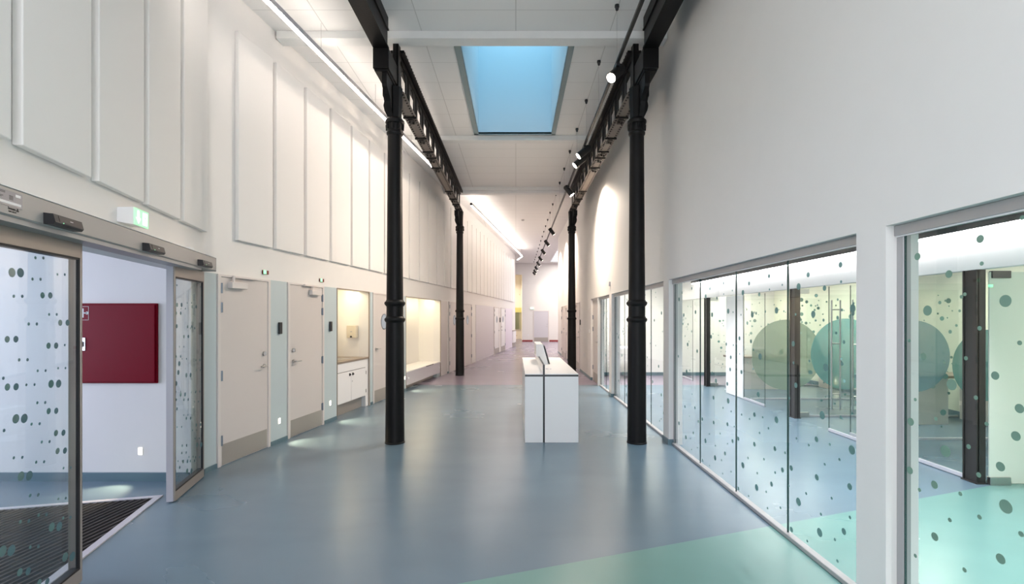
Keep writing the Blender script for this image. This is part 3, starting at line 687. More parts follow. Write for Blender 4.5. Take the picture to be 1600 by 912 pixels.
make_column('nearer right black cast-iron column with two rings', (COLX, CY[0], 0))
make_column('farther left black cast-iron column before the double door', (-COLX, CY[1], 0))
make_column('farther right black cast-iron column beyond the white desk', (COLX, CY[1], 0))

def make_girder(side, label):
    y0, y1 = CY[0] + 0.12, CY[1] - 0.02
    t = thing('lattice_girder', label, 'girder', (side * COLX, y0, 4.56), 0, 'riveted lattice girders')
    L = y1 - y0; HW = 0.09; H = 0.56
    bot = MB(); bot.box(-HW, HW, 0, L, 0.0, 0.014)
    nr = int(L / 0.085)
    for k in range(nr):
        for x in (-0.062, 0.062):
            bot.lathe([(0.011, -0.009), (0.014, -0.004), (0.014, 0.0)], (x, 0.05 + k * 0.085), n=6, mi=1)
    obj('bottom_plate', bot, ['iron_plate', 'iron'], t)
    top = MB(); top.box(-HW, HW, 0, L, H - 0.014, H)
    for x in (-1, 1):
        top.box(x * 0.02 - 0.006 if x > 0 else -0.026, 0.026 if x > 0 else -0.014, 0, L, H - 0.09, H - 0.014)
        top.box(x * 0.045, x * 0.09, 0, L, H - 0.035, H - 0.027)
    for k in range(nr):
        for x in (-0.092, 0.092): top.cyl((x - 0.0, 0.05 + k * 0.085, H - 0.007), (x * 1.06, 0.05 + k * 0.085, H - 0.007), 0.008, n=6)
    obj('top_chord', top, 'iron', t)
    an = MB()
    for x in (-1, 1): an.box(x * 0.008, x * 0.02, 0, L, 0.014, 0.085); an.box(x * 0.008, x * 0.075, 0, L, 0.014, 0.024)
    obj('bottom_angle', an, 'iron', t)
    # web plate with pointed openings
    web = MB(); P = 0.545; n = int((L - 0.1) / P); off = 0.34
    cs = [off + k * P for k in range(n)]
    zb, zt = 0.07, H - 0.07; hw = 0.135; hs = 0.06; zc0, zc1 = 0.10, H - 0.10; zm = (zc0 + zc1) / 2
    def bay(c):
        l0, r0 = c - P / 2, c + P / 2
        hole = [(c, zc0), (c + hw, zc0 + 0.10), (c + hw, zc1 - 0.10), (c, zc1), (c - hw, zc1 - 0.10), (c - hw, zc0 + 0.10)]
        outer = [(c, zb), (r0, zb), (r0, zt), (c, zt), (l0, zt), (l0, zb)]
        for i in range(6):
            j = (i + 1) % 6
            web.extr([hole[i], outer[i], outer[j], hole[j]], 0, -0.007, 0.007)
    for c in cs: bay(c)
    web.box(-0.007, 0.007, 0, cs[0] - P / 2, zb, zt); web.box(-0.007, 0.007, cs[-1] + P / 2, L, zb, zt)
    obj('web', web, 'iron', t)
    for c in cs[:-1]:
        s_ = MB(); cc = c + P / 2
        s_.box(-0.022, 0.022, cc - 0.010, cc + 0.010, 0.02, H - 0.02); s_.box(-0.012, 0.012, cc - 0.045, cc + 0.045, 0.02, H - 0.02)
        obj('stiffener', s_, 'iron', t)
    for yy in (0.78, 1.62, 2.28, 2.62, 3.22, 5.0, 5.75, 6.35, 6.85):
        if yy > L - 0.1: continue
        q = MB(); q.box(-HW - 0.006, HW + 0.006, yy - 0.018, yy + 0.018, -0.022, 0.0)
        q.box(-0.035, 0.035, yy + 0.018, yy + 0.20, -0.030, 0.0); q.cyl((-0.022, yy + 0.08, -0.06), (-0.022, yy + 0.08, -0.02), 0.013, n=8); q.cyl((0.022, yy + 0.13, -0.055), (0.022, yy + 0.13, -0.02), 0.013, n=8)
        obj('splice_cleat', q, 'iron', t)
    return t
make_girder(-1, 'riveted lattice girder between the two left columns')
make_girder(1, 'riveted lattice girder between the two right columns')
def make_beam(side, label):
    t = thing('steel_beam', label, 'beam', (side * 1.633, -3.4, 4.87), 0, 'plain black beams')
    L = 5.97 + 3.4; w2 = 0.093; H = HC - 4.87
    f = MB(); f.box(-w2, w2, 0, L, 0.0, 0.02); obj('bottom_flange', f, 'iron', t)
    f = MB(); f.box(-w2 * 0.8, w2 * 0.8, 0, L, 0.02, 0.22); obj('lower_web', f, 'iron', t)
    f = MB(); f.box(-w2, w2, 0, L, 0.22, 0.24); f.box(-w2 * 0.9, w2 * 0.9, 0, L, 0.24, H - 0.004); obj('upper_box', f, 'iron', t)
    hb = MB(); hb.bbox(-w2 - 0.003, w2 + 0.003, L - 0.03, L + 0.49, -0.245, 0.0, 0.006); hb.box(-w2 + 0.015, w2 - 0.015, L - 0.01, L + 0.45, -0.275, -0.245)
    obj('bearing_block', hb, 'iron', t)
    f = MB(); f.box(-side * 0.10 - 0.012, -side * 0.10 + 0.012, L + 0.40, L + 0.52, -0.32, 0.3); f.box(-side * 0.07 - 0.03, -side * 0.07 + 0.03, L + 0.40, L + 0.46, -0.32, 0.36)
    obj('end_plate', f, 'iron', t)
    return t
make_beam(-1, 'plain black beam running from the nearer left column overhead')
make_beam(1, 'plain black beam running from the nearer right column overhead')

# ------------------------------------------------------------------ lighting track with spotlights
TX, TZ = 1.18, 4.555
t = thing('lighting_track', 'long black lighting track hung down the right of the hall', 'track', (TX, 1.0, TZ), 0)
obj('rail', MB().bbox(-0.018, 0.018, 0, 31.3, 0, 0.035, 0.003), 'blackmetal', t)
k = 0; y = 3.24
while y < 32.2:
    obj('suspension_wire', MB().cyl((0, y - 1.0, 0.035), (0, y - 1.0, HC - TZ), 0.0022, n=6), 'steel', t)
    cap = MB().lathe([(0.007, 0.632), (0.016, 0.640), (0.022, 0.672), (0.028, 0.676), (0.026, HC - TZ)], (0, y - 1.0), n=14)
    obj('ceiling_cup', cap, 'black', t, smooth=True)
    y += 1.248
def make_spot(y, label, aim, power=1.0, cone=64, blend=1.0):
    a = Vector(aim).normalized()
    t = thing('track_spotlight', label, 'spotlight', (TX, y, TZ), 0, 'black track spotlights')
    obj('adapter', MB().bbox(-0.02, 0.02, -0.075, 0.075, -0.035, 0.0, 0.004), 'black', t)
    piv = Vector((0, 0, -0.085))
    obj('stem', MB().cyl((0, 0, -0.03), piv, 0.011, n=12), 'blackmetal', t)
    b0 = piv - a * 0.10; b1 = piv + a * 0.125
    h = MB().cyl(b0, b1, 0.060, 0.060, n=28); h.cyl(b0 - a * 0.02, b0, 0.042, 0.058, n=28); h.cyl(b1, b1 + a * 0.012, 0.064, 0.064, n=28)
    obj('lamp_housing', h, 'blackmetal', t, smooth=True)
    obj('lens', MB().cyl(b1 + a * 0.0122, b1 + a * 0.014, 0.054, n=28), 'spot_lens', t)
    l = bpy.data.lights.new('spot_beam', 'SPOT'); l.energy = K['spot'] * power; l.color = (1.0, 0.82, 0.66); l.spot_size = math.radians(cone); l.spot_blend = blend; l.shadow_soft_size = 0.055
    lo = bpy.data.objects.new('spot_beam', l); COL.objects.link(lo); lo.parent = t
    lo.location = b1 + a * 0.03; lo.rotation_euler = a.to_track_quat('-Z', 'Y').to_euler()
    return t
AIM_NEAR = (-0.58, -0.45, -0.68); AIM_WALL = (0.62, 0.12, -0.76)
spots = [(5.74, 'lit track spotlight nearest the camera beside the right column', AIM_NEAR, 0.45, 100), (8.46, 'lit track spotlight, nearer of the close pair', (-0.75, -0.04, -0.62), 1.8, 150), (8.98, 'lit track spotlight, farther of the close pair', (-0.75, -0.04, -0.62), 1.8, 150), (11.05, 'black spotlight turned to the right wall beside the farther column', (0.6, -0.1, -0.8), 4.6, 140)]
far_y = [16.27, 18.8, 21.3, 23.8, 26.0, 28.4, 30.4, 31.9]
for i, y in enumerate(far_y): spots.append((y, '%s black wall-washing spotlight beyond the farther right column' % ORD[i], AIM_WALL, [3.2, 3.0, 2.6, 2.2, 1.8, 1.3, 0.9, 0.6][i], 135))
for s_ in spots: make_spot(*s_)

# ------------------------------------------------------------------ acoustic panels on the left walls
def panel_mesh(w, h):
    return MB().bbox(0, w, -0.048, -0.001, 0, h, 0.006, 2)
PH = 4.84 - 2.48
pm = None
for k in range(32):
    y = 5.54 + 0.683 * k
    lab = 'white upright acoustic wall panel, %s past the bare corner right of the exit sign' % ORD[k]
    if pm is None:
        pm = tag(obj('acoustic_panel', panel_mesh(0.62, PH), 'panel', None, mw(y, 0, 2.48), MWR), lab, 'wall panel', 'acoustic panels on the long left wall')
    else: dup(pm, mw(y, 0, 2.48), MWR, lab)
pe = None
for k, y in enumerate((4.455, 3.80, 3.145, 2.485, 1.83)):
    lab = 'white acoustic wall panel above the sliding doors, %s counting back from the bare corner' % ORD[k]
    if pe is None: pe = tag(obj('acoustic_panel', panel_mesh(0.60, PH + 0.1), 'panel', None, ew(y, 0, 2.485), EWR), lab, 'wall panel', 'acoustic panels over the entrance')
    else: dup(pe, ew(y, 0, 2.485), EWR, lab)

# ------------------------------------------------------------------ hinged doors
def lever(t, x, z, dirx, m='steel', proud=0.014):
    h = MB(); h.cyl((x, -proud, z), (x, -proud - 0.010, z), 0.024, n=20); h.cyl((x, -proud - 0.01, z), (x, -proud - 0.045, z), 0.009, n=12)
    h.tube([(x, -proud - 0.045, z), (x + dirx * 0.03, -proud - 0.05, z), (x + dirx * 0.12, -proud - 0.05, z)], 0.009, 10)
    obj('lever_handle', h, m, t, smooth=True)
def door(idx, label, loc, rot, w, h=OPH, hinge='L', closer=False, porthole=False, bolt=True, kick=True, frame=True, leafm='door', hinges=(1.93, 1.72, 0.98, 0.28), handle=True, kickh=0.235):
    t = thing('door_%d' % idx, label, None, loc, rot, kind='structure')
    fw = 0.045 if frame else 0.0
    if frame:
        f = MB(); f.bbox(0, fw, -0.022, -0.001, 0, h, 0.003); f.bbox(w - fw, w, -0.022, -0.001, 0, h, 0.003); f.bbox(fw - 0.002, w - fw + 0.002, -0.022, -0.001, h - fw * 0.6, h, 0.003)
        obj('door_frame', f, 'door_frame', t)
    top = h - fw * 0.6 - 0.004
    leaf = obj('door_leaf', MB().bbox(fw + 0.004, w - fw - 0.004, -0.012, -0.0015, 0.008, top, 0.002), leafm, t)
    if kick:
        obj('kick_plate', MB().bbox(fw + 0.02, w - fw - 0.02, -0.0145, -0.012, 0.012, kickh, 0.0008), 'kick', t)
    hx = fw + 0.006 if hinge == 'L' else w - fw - 0.006
    for z in hinges:
        q = MB(); q.cyl((hx, -0.024, z - 0.055), (hx, -0.024, z + 0.055), 0.010, n=12); q.box(hx - 0.018, hx + 0.018, -0.018, -0.012, z - 0.05, z + 0.05)
        obj('hinge', q, 'hinge', t)
    kx = w - fw - 0.075 if hinge == 'L' else fw + 0.075; d_ = -1 if hinge == 'L' else 1
    if handle: lever(t, kx, 1.02, d_)
    if bolt:
        q = MB(); q.cyl((kx, -0.012, 1.17), (kx, -0.032, 1.17), 0.027, n=20); q.box(kx - 0.006, kx + 0.006, -0.045, -0.03, 1.15, 1.19); obj('lock_cylinder', q, 'steel', t, smooth=True)
    if closer:
        cx = fw + 0.11 if hinge == 'L' else w - fw - 0.11 - 0.25
        q = MB(); q.bbox(cx, cx + 0.25, -0.07, -0.013, top - 0.115, top - 0.045, 0.004); obj('door_closer', q, 'door_frame', t)
        ax = cx + 0.06; bx = ax + (0.38 if hinge == 'L' else -0.22)
        q = MB(); q.bbox(min(ax, bx), max(ax, bx), -0.055, -0.023, h - 0.028, h - 0.004, 0.003); q.box(ax - 0.012, ax + 0.012, -0.05, -0.03, top - 0.05, h - 0.01); obj('closer_rail', q, 'door_frame', t)
    if porthole:
        px = w * porthole if porthole < 1 else w / 2
        q = MB()
        n = 36
        for k in range(n):
            a0, a1 = 2 * PI * k / n, 2 * PI * (k + 1) / n
            q._add([(px + 0.155 * math.cos(a), -0.018, 1.53 + 0.155 * math.sin(a)) for a in (a0, a1)] + [(px + 0.135 * math.cos(a), -0.018, 1.53 + 0.135 * math.sin(a)) for a in (a1, a0)], [(0, 1, 2, 3)])
            q._add([(px + 0.155 * math.cos(a), -0.018, 1.53 + 0.155 * math.sin(a)) for a in (a0, a1)] + [(px + 0.155 * math.cos(a), -0.012, 1.53 + 0.155 * math.sin(a)) for a in (a1, a0)], [(0, 1, 2, 3)])
        ro = obj('porthole_rim', q, 'hinge', t)
        obj('porthole_glass', MB().cyl((px, -0.0115, 1.53), (px, -0.015, 1.53), 0.137, n=36), mat('porthole_glass', srgb(165, 182, 200), 0.06, spec=0.8) if 'ph' not in M else M['ph'], ro)
    return t
M['ph'] = mat('porthole_glass', srgb(165, 182, 200), 0.06, spec=0.8)
door(1, 'nearest grey-beige door on the left wall, hinges on its left', mw(5.262), MWR, (6.145 - 5.262) * MWN, hinge='L', closer=True)
door(2, 'second grey-beige door on the left wall, hinges on its right', mw(6.51), MWR, (7.415 - 6.51) * MWN, hinge='R', closer=True, hinges=(1.90, 1.70, 0.98, 0.28))
door(3, 'grey-beige porthole door half hidden by the nearer left column', mw(9.145), MWR, (10.68 - 9.145) * MWN, hinge='R', porthole=0.335, bolt=False, hinges=(), kickh=0.24)
door(4, 'left leaf of the porthole double door behind the farther left column', mw(14.3), MWR, 1.45 * MWN, hinge='L', porthole=0.42, bolt=False, kick=False, handle=False)
door(5, 'right leaf of the porthole double door behind the farther left column', mw(15.75), MWR, 1.45 * MWN, hinge='R', porthole=0.58, bolt=False, kick=False)
door(6, 'white porthole door before the intercom on the far left wall', mw(21.5), MWR, 1.3 * MWN, hinge='L', porthole=0.55, bolt=False, leafm='white')
door(7, 'white porthole door after the intercom on the far left wall', mw(23.3), MWR, 1.25 * MWN, hinge='R', porthole=0.45, leafm='white')
door(8, 'pale grey door in the white far end wall', (1.16, FY, 0), 0, 1.06, 2.07, hinge='L', leafm='door_far', hinges=(), kickh=0.28)
door(9, 'grey-beige door inset beside the narrow dotted glass', (XR + 0.055, 12.62, 0), R90, 0.96, 2.05, hinge='L', hinges=(1.62, 1.32, 0.35))
door(10, 'door with closer on the right wall behind the farther column', (XR, 16.0, 0), R90, 1.15, OPH, hinge='L', closer=True)
door(11, 'left leaf of the far right wall double door', (XR, 20.6, 0), R90, 1.0, OPH, hinge='L', closer=True, hinges=(1.9, 1.6, 1.0, 0.3))
door(12, 'right leaf of the far right wall double door', (XR, 19.55, 0), R90, 1.0, OPH, hinge='R', closer=True, hinges=(1.9, 1.6, 1.0, 0.3))
q = MB(); q.box(XR + 0.0, XR + 0.12, 11.62, 11.66, 0, OPR); q.box(XR + 0.05, XR + 0.12, 11.66, 12.68, 2.05, OPR); q.box(XR + 0.06, XR + 0.16, 11.66, 12.68, 0, 2.05)
struct('trim_13', q, 'wall')
# skirting groove above: small wall devices
def wall_box(name, label, cat, loc, rot, sx, sy, sz, m, b=0.003):
    return tag(obj(name, MB().bbox(-sx / 2, sx / 2, -sy, 0.0, -sz / 2, sz / 2, b), m, None, loc, rot), label, cat)
wall_box('card_reader', 'black card reader on pale blue facing right of the nearest door', 'card reader', mw(6.335, 0.008, 1.475), MWR, 0.055, 0.03, 0.15, 'black', 0.006)
wall_box('card_reader', 'black card reader on pale blue facing before the sink recess', 'card reader', mw(7.60, 0.008, 1.475), MWR, 0.055, 0.03, 0.15, 'black', 0.006)
wall_box('intercom', 'black intercom between the two far white porthole doors', 'intercom', mw(23.05, 0.0, 1.5), MWR, 0.12, 0.03, 0.22, 'black', 0.006)
wall_box('card_reader', 'black card reader on the frame of the right wall closer door', 'card reader', rw(14.72, 0.0, 1.47), R90, 0.06, 0.03, 0.16, 'black', 0.006)
wall_box('wall_switch', 'small white switch on the right wall before the inset door', 'switch', rw(12.95, 0, 1.25), R90, 0.08, 0.015, 0.08, 'white_plastic')
wall_box('wall_socket', 'small white socket low on the right wall before the inset door', 'socket', rw(13.9, 0, 0.55), R90, 0.08, 0.015, 0.08, 'white_plastic')
wall_box('wall_sensor', 'small grey sensor above the pillar on the right wall', 'sensor', rw(10.1, 0, 2.30), R90, 0.07, 0.03, 0.09, 'alu_light')
wall_box('wall_sensor', 'small white sensor box above the sliding door operator end', 'sensor', ew(4.66, 0, 2.245), EWR, 0.10, 0.04, 0.06, 'white_plastic')
wall_box('wall_plate', 'small blank wall plate left of the far grey door', 'wall plate', (0.83, FY, 0.43), 0, 0.12, 0.012, 0.12, 'white_plastic')
for y, lab in ((6.06, 'small green and red door indicator above the nearest grey door'), (7.36, 'small green and red door indicator above the second grey door')):
    t = thing('door_indicator', lab, 'indicator', mw(y, 0, 2.168), MWR, 'door indicators')
    obj('case', MB().bbox(-0.055, 0.055, -0.018, 0, -0.024, 0.024, 0.003), 'dark_red', t)
    obj('green_lens', MB().bbox(-0.053, 0.000, -0.024, -0.018, -0.023, 0.023, 0.002), 'led_green', t)
t = thing('smoke_detector', 'small smoke detector on the far ceiling', 'smoke detector', (0.26, 18.3, HC - 0.001), 0)
obj('base', MB().lathe([(0.035, -0.05), (0.05, -0.04), (0.055, -0.012), (0.06, 0.0)]), 'alu_dark', t, smooth=True)

# step lights low on the walls
def step_light(label, loc, rot, aim, power=1.0):
    t = thing('step_light', label, 'step light', loc, rot, 'recessed step lights')
    obj('bezel', MB().bbox(-0.021, 0.021, -0.006, 0.0, -0.036, 0.036, 0.002), 'white_plastic', t)
    obj('lens', MB().box(-0.019, 0.019, -0.009, -0.006, -0.034, 0.034), 'step_lens', t)
    l = bpy.data.lights.new('step_beam', 'SPOT'); l.energy = K['step'] * power * 4; l.color = (1.0, 0.80, 0.50); l.spot_size = math.radians(75); l.spot_blend = 0.6; l.shadow_soft_size = 0.02
    lo = bpy.data.objects.new('step_beam', l); COL.objects.link(lo); lo.parent = t; lo.location = (0, -0.03, 0.0)
    lo.rotation_euler = Vector(aim).normalized().to_track_quat('-Z', 'Y').to_euler()
step_light('glowing step light on pale blue facing between the first two doors', mw(6.33, 0.008, 0.28), MWR, (0.25, -1, -0.75))
step_light('glowing step light on pale blue facing before the sink recess', mw(7.60, 0.008, 0.29), MWR, (0.25, -1, -0.75))
step_light('glowing step light on the lobby wall under the red cabinet', (-3.70, 4.85, 0.295), 0, (-0.35, -1, -0.8))
step_light('glowing step light on the narrow strip before the bench recess', mw(10.77, 0.008, 0.29), MWR, (0.25, -1, -0.75))
step_light('glowing step light on the cream wall behind the teal circle', (7.2, 11.05, 0.20), R90, (0, -1, -0.8), 0.5)

# ------------------------------------------------------------------ sliding entrance
t = thing('door_operator', 'grey aluminium sliding door operator casing over the entrance', 'door operator', ew(0.9, 0, 2.075), EWR)
LO = (4.93 - 0.9) * EWN
cs_ = MB(); cs_.extr([(0.0, 0.005), (-0.145, 0.005), (-0.155, 0.012), (-0.155, 0.130), (-0.150, 0.136), (0.0, 0.136)], 0, 0, LO)
obj('casing', cs_, 'alu_head', t)
obj('top_edge', MB().box(0, LO, -0.157, -0.003, 0.136, 0.1385), 'white', t)
obj('end_cap', MB().bbox(LO, LO + 0.006, -0.157, -0.001, 0.0, 0.14, 0.002), 'alu_head', t)
obj('track_underside', MB().box(0, LO - 0.35, -0.14, -0.01, -0.02, 0.005), 'alu_dark', t)
px = (1.0 - 0.9) * EWN
def ox(y): return (y - 0.9) * EWN
# maker's plate and mark on the casing
pl = MB(); x0 = ox(2.01); x1 = ox(2.305); pl.box(x0, x1, -0.1565, -0.155, 0.048, 0.119)
po = obj('rating_plate', pl, 'blind', t)
pr = MB(); random.seed(2)
for k in range(6): pr.box(x0 + 0.03, x0 + 0.10 + random.random() * 0.10, -0.1570, -0.1565, 0.110 - k * 0.0055, 0.1125 - k * 0.0055)
for k in range(4): pr.box(x1 - 0.085, x1 - 0.06, -0.1570, -0.1565, 0.096 - k * 0.0055, 0.0985 - k * 0.0055)
obj('plate_print', pr, 'print', po)
pw = MB(); pw.box(x0 + 0.01, x1 - 0.008, -0.1570, -0.1565, 0.058, 0.070); pw.bbox(x1 - 0.045, x1 - 0.012, -0.1572, -0.1565, 0.098, 0.111, 0.0003); obj('white_fields', pw, 'white', po)
def text(body, size, parent, loc, rot, m, name, ext=0.0006, align='LEFT'):
    cu = bpy.data.curves.new(name, 'FONT'); cu.body = body; cu.size = size; cu.extrude = ext; cu.align_x = align
    cu.materials.append(M[m])
    tmp = bpy.data.objects.new(name, cu); COL.objects.link(tmp); bpy.context.view_layer.update()
    me = bpy.data.meshes.new_from_object(tmp.evaluated_get(bpy.context.evaluated_depsgraph_get())); bpy.data.objects.remove(tmp); bpy.data.curves.remove(cu)
    me.name = name
    o = bpy.data.objects.new(name, me); COL.objects.link(o); o.parent = parent; o.location = loc; o.rotation_euler = rot
    return o
text('besam', 0.0185, t, (x1 - 0.090, -0.156, 0.0335), (PI / 2, 0, 0), 'print', 'maker_wordmark')
text('ASSA ABLOY', 0.0088, t, (x1 - 0.088, -0.156, 0.0225), (PI / 2, 0, 0), 'print', 'maker_name')
mk = MB()
for k in range(3): mk.disc((x1 - 0.030 + 0.0048 * math.cos(2 * PI * k / 3 + PI / 2), 0.038 + 0.0048 * math.sin(2 * PI * k / 3 + PI / 2)), 0.0040, -0.1562)
obj('maker_symbol', mk, 'print', t)
# motion sensors on the casing
def sensor(y, label, w_=0.24):
    s_ = thing('motion_sensor', label, 'motion sensor', ew(y, 0.1555, 2.075), EWR, 'black motion sensors on the door operator')
    b_ = MB(); b_.extr([(0, 0.010), (-0.042, 0.010), (-0.052, 0.022), (-0.042, 0.064), (0, 0.067)], 0, 0, w_)
    bo = obj('case', b_, 'black', s_)
    obj('front_cover', MB().extr([(-0.0450, 0.059), (-0.0430, 0.059), (-0.0500, 0.029), (-0.0520, 0.029)], 0, 0.035, w_ - 0.012), mat('sensor_cover', srgb(44, 36, 35), 0.3) if 'sc' not in M else M['sc'], s_)
    obj('status_lamp', MB().bbox(0.062, 0.0655, -0.054, -0.051, 0.023, 0.028, 0.0006), 'led_green', s_)
    obj('logo_mark', MB().box(w_ * 0.52, w_ * 0.62, -0.0500, -0.0470, 0.0425, 0.0465), 'alu_light', s_)
M['sc'] = mat('sensor_cover', srgb(44, 36, 35), 0.3)
sensor(2.448, 'large black motion sensor nearest the rating plate'); sensor(3.446, 'middle black motion sensor over the open doorway'); sensor(4.45, 'black motion sensor at the far end of the operator')
# exit sign
ex = thing('exit_sign', 'lit green exit sign with white arrow above the sliding doors', 'exit sign', ew(3.45, 0, 2.27), EWR); ex.scale = (0.74, 1.0, 0.80)
obj('housing', MB().extr([(0, 0.02), (-0.10, 0.0), (-0.10, 0.155), (0, 0.145)], 0, 0, 0.29), 'white_plastic', ex)
obj('green_face', MB().box(0.004, 0.286, -0.105, -0.10, 0.004, 0.151), 'exit_green', ex)
ar = MB(); ar.extr([(0.062, 0.135), (0.062, 0.070), (0.030, 0.070), (0.078, 0.018), (0.126, 0.070), (0.094, 0.070), (0.094, 0.135)], 1, -0.1075, -0.105)
obj('white_arrow', ar, 'exit_white', ex)
dr = MB(); dr.box(0.165, 0.255, -0.1075, -0.105, 0.022, 0.132); obj('white_doorway', dr, 'exit_white', ex)
rm = MB(); rm.disc((0.214, 0.112), 0.008, -0.1085)
rm.extr([(0.200, 0.100), (0.218, 0.100), (0.214, 0.070), (0.202, 0.070)], 1, -0.1085, -0.1075)
rm.extr([(0.202, 0.070), (0.212, 0.070), (0.226, 0.045), (0.218, 0.042)], 1, -0.1085, -0.1075); rm.extr([(0.202, 0.070), (0.208, 0.068), (0.190, 0.038), (0.183, 0.042)], 1, -0.1085, -0.1075)
rm.extr([(0.202, 0.098), (0.206, 0.092), (0.184, 0.080), (0.182, 0.086)], 1, -0.1085, -0.1075); rm.extr([(0.215, 0.098), (0.214, 0.090), (0.232, 0.080), (0.234, 0.086)], 1, -0.1085, -0.1075)
obj('running_figure', rm, 'exit_green', ex)
ex2 = thing('exit_sign', 'small lit exit sign above the far grey door', 'exit sign', (0.96, FY, 2.16), 0)
obj('housing', MB().bbox(0, 0.26, -0.06, 0, 0, 0.15, 0.004), 'white_plastic', ex2)
obj('green_face', MB().box(0.004, 0.256, -0.064, -0.06, 0.004, 0.146), 'exit_green', ex2)
dr = MB(); dr.box(0.02, 0.11, -0.066, -0.064, 0.02, 0.13); dr.extr([(0.14, 0.066), (0.18, 0.02), (0.22, 0.066)], 1, -0.066, -0.064); dr.box(0.17, 0.19, -0.066, -0.064, 0.066, 0.13); obj('white_symbols', dr, 'exit_white', ex2)

# sliding leaves: frame, glass, dots on both faces of the double glazing
LD = 0.045
def leaf(y0, y1, label, dots_px, nrand):
    t = thing('sliding_door', label, 'sliding door', ew(y0, LD, 0), EWR, 'glass sliding door leaves')
    L = (y1 - y0) * EWN; D = 0.065; H = 2.07
    f = MB(); s0 = 0.018
    f.bbox(0, s0, 0, D, 0.012, H, 0.003); f.bbox(L - s0, L, 0, D, 0.012, H, 0.003)
    f.box(s0, L - s0, 0.0, D, H - 0.10, H)
    f.box(s0, L - s0, 0.0, D, 0.012, 0.09)
    obj('leaf_frame', f, 'alu', t)
    g = MB(); g.box(s0, s0 + 0.012, 0.003, 0.02, 0.09, H - 0.10); g.box(L - s0 - 0.012, L - s0, 0.003, 0.02, 0.09, H - 0.10); g.box(s0, L - s0, 0.004, 0.05, H - 0.112, H - 0.10); g.box(s0, L - s0, 0.004, 0.05, 0.09, 0.102)
    obj('gasket', g, 'rubber', t)
    obj('end_face', MB().box(-0.0015, 0.0, 0.012, D, 0.012, H), 'alu_light', t)
    a, c = s0 + 0.012, L - s0 - 0.012
    d = MB()._add([(a, 0.010, 0.095), (c, 0.010, 0.095), (c, 0.010, H - 0.105), (a, 0.010, H - 0.105)], [(0, 1, 2, 3)])
    d2 = MB()._add([(a, 0.046, 0.095), (c, 0.046, 0.095), (c, 0.046, H - 0.105), (a, 0.046, H - 0.105)], [(0, 1, 2, 3)]); dl = []
    for x, y, r in dots_px:
        # photograph pixel to the plane of the glass
        q = (x - 806) / FPX; Yp = (EWX + (LD - 0.009) / EWN * 1.0667) / (q - EWS); z = CAMH + (HZ - y) / FPX * Yp
        dl.append(((Yp - y0) * EWN, z, r * Yp / FPX))
    dl += rnd_dots(a, c, 0.1, H - 0.12, nrand, 0.008, 0.026)
    for x, z, r in dl:
        if a + r < x < c - r * 0.3 and 0.1 + r < z < H - 0.11 - r:
            d.disc((x, z), r, 0.0085, mi=1); d2.disc((x, z), r, 0.044, mi=1)
    obj('glass_pane', d, ['glass3', 'dot_dark'], t); obj('glass_pane', d2, ['glass', 'dot'], t)
    return t
DL = [(30,425.6,7.3),(65.9,402.5,2.5),(61.4,435.9,2.5),(99.6,428.5,2.1),(76.8,461.2,4.9),(86.9,491,2.2),(55.6,506,2.6),(104,504,4.8),(22.7,529.8,5.2),(86,539.9,4.9),(99.6,539,1.9),(41,562,2.6),(69.4,579,2.2),(100.7,575,1.9),(89.9,599.5,6.3),(23,604.4,5.6),(52,601,2.2),(32.8,462.7,2.6),(3,591,2.6),(68.8,629,2.4),(86.2,642,4.8),(35.9,654,7.2),(60,662.3,2.4),(4.1,672.9,2.7),(97.5,676.3,4.8),(75.6,690.3,2.4),(99.9,704.3,4.8),(32.8,715,2.4),(67,721.8,2.4),(109,731,2),(43.8,743.7,7.2),(57.8,773.8,2.7),(101,779,2),(43,814.8,3),(70.8,804.6,2.7),(91,823,6.8),(15.7,860.7,8.2),(58,854.5,2.7),(111.5,870,6.8),(42,893.5,5.8),(72,909.6,5),(108.5,809,2.5)]
leaf(1.55, 2.978, 'nearer dotted glass sliding door leaf at the picture edge', DL, 0)
random.seed(9)
leaf(4.264, 4.946, 'farther dotted glass sliding door leaf beside the blue corner', [], 46)

# entrance mat
mt = thing('entrance_mat', 'dark ribbed entrance mat with aluminium edge inside the lobby', 'mat', ew(1.2, -0.125, 0), EWR)
ML = (4.47 - 1.2) * EWN; MW_ = 2.6
obj('mat_base', MB().box(0.05, ML - 0.05, 0.05, MW_, 0.0005, 0.004), 'mat_dark', mt)
e = MB(); e.bbox(0, ML, 0, 0.055, 0, 0.012, 0.002); e.bbox(ML - 0.055, ML, 0.05, MW_, 0, 0.012, 0.002)
obj('mat_edge', e, 'alu_light', mt)
sl_ = MB(); ang = -math.atan2(0.34, 1.0)               # ribs run a little askew of the doorway
def clip(p, d, x0, x1, y0, y1):
    t0, t1 = -99, 99
    for pp, dd, lo, hi in ((p[0], d[0], x0, x1), (p[1], d[1], y0, y1)):
        if abs(dd) < 1e-9: continue
        a_, b_ = (lo - pp) / dd, (hi - pp) / dd
        t0 = max(t0, min(a_, b_)); t1 = min(t1, max(a_, b_))
    return (t0, t1) if t1 > t0 else None
dr_ = (math.cos(ang), math.sin(ang)); nn = (-dr_[1], dr_[0])
k = -60
while k < 130:
    p = (nn[0] * k * 0.052, nn[1] * k * 0.052 + 0.5)
    c_ = clip(p, dr_, 0.06, ML - 0.06, 0.06, MW_)
    if c_:
        a_, b_ = c_; hw_ = 0.0035
        q = [(p[0] + dr_[0] * tt + nn[0] * s_, p[1] + dr_[1] * tt + nn[1] * s_) for tt, s_ in ((a_, -hw_), (b_, -hw_), (b_, hw_), (a_, hw_))]
        sl_.prism(q, 0.003, 0.010)
    k += 1
obj('mat_ribs', sl_, 'mat_bar', mt)

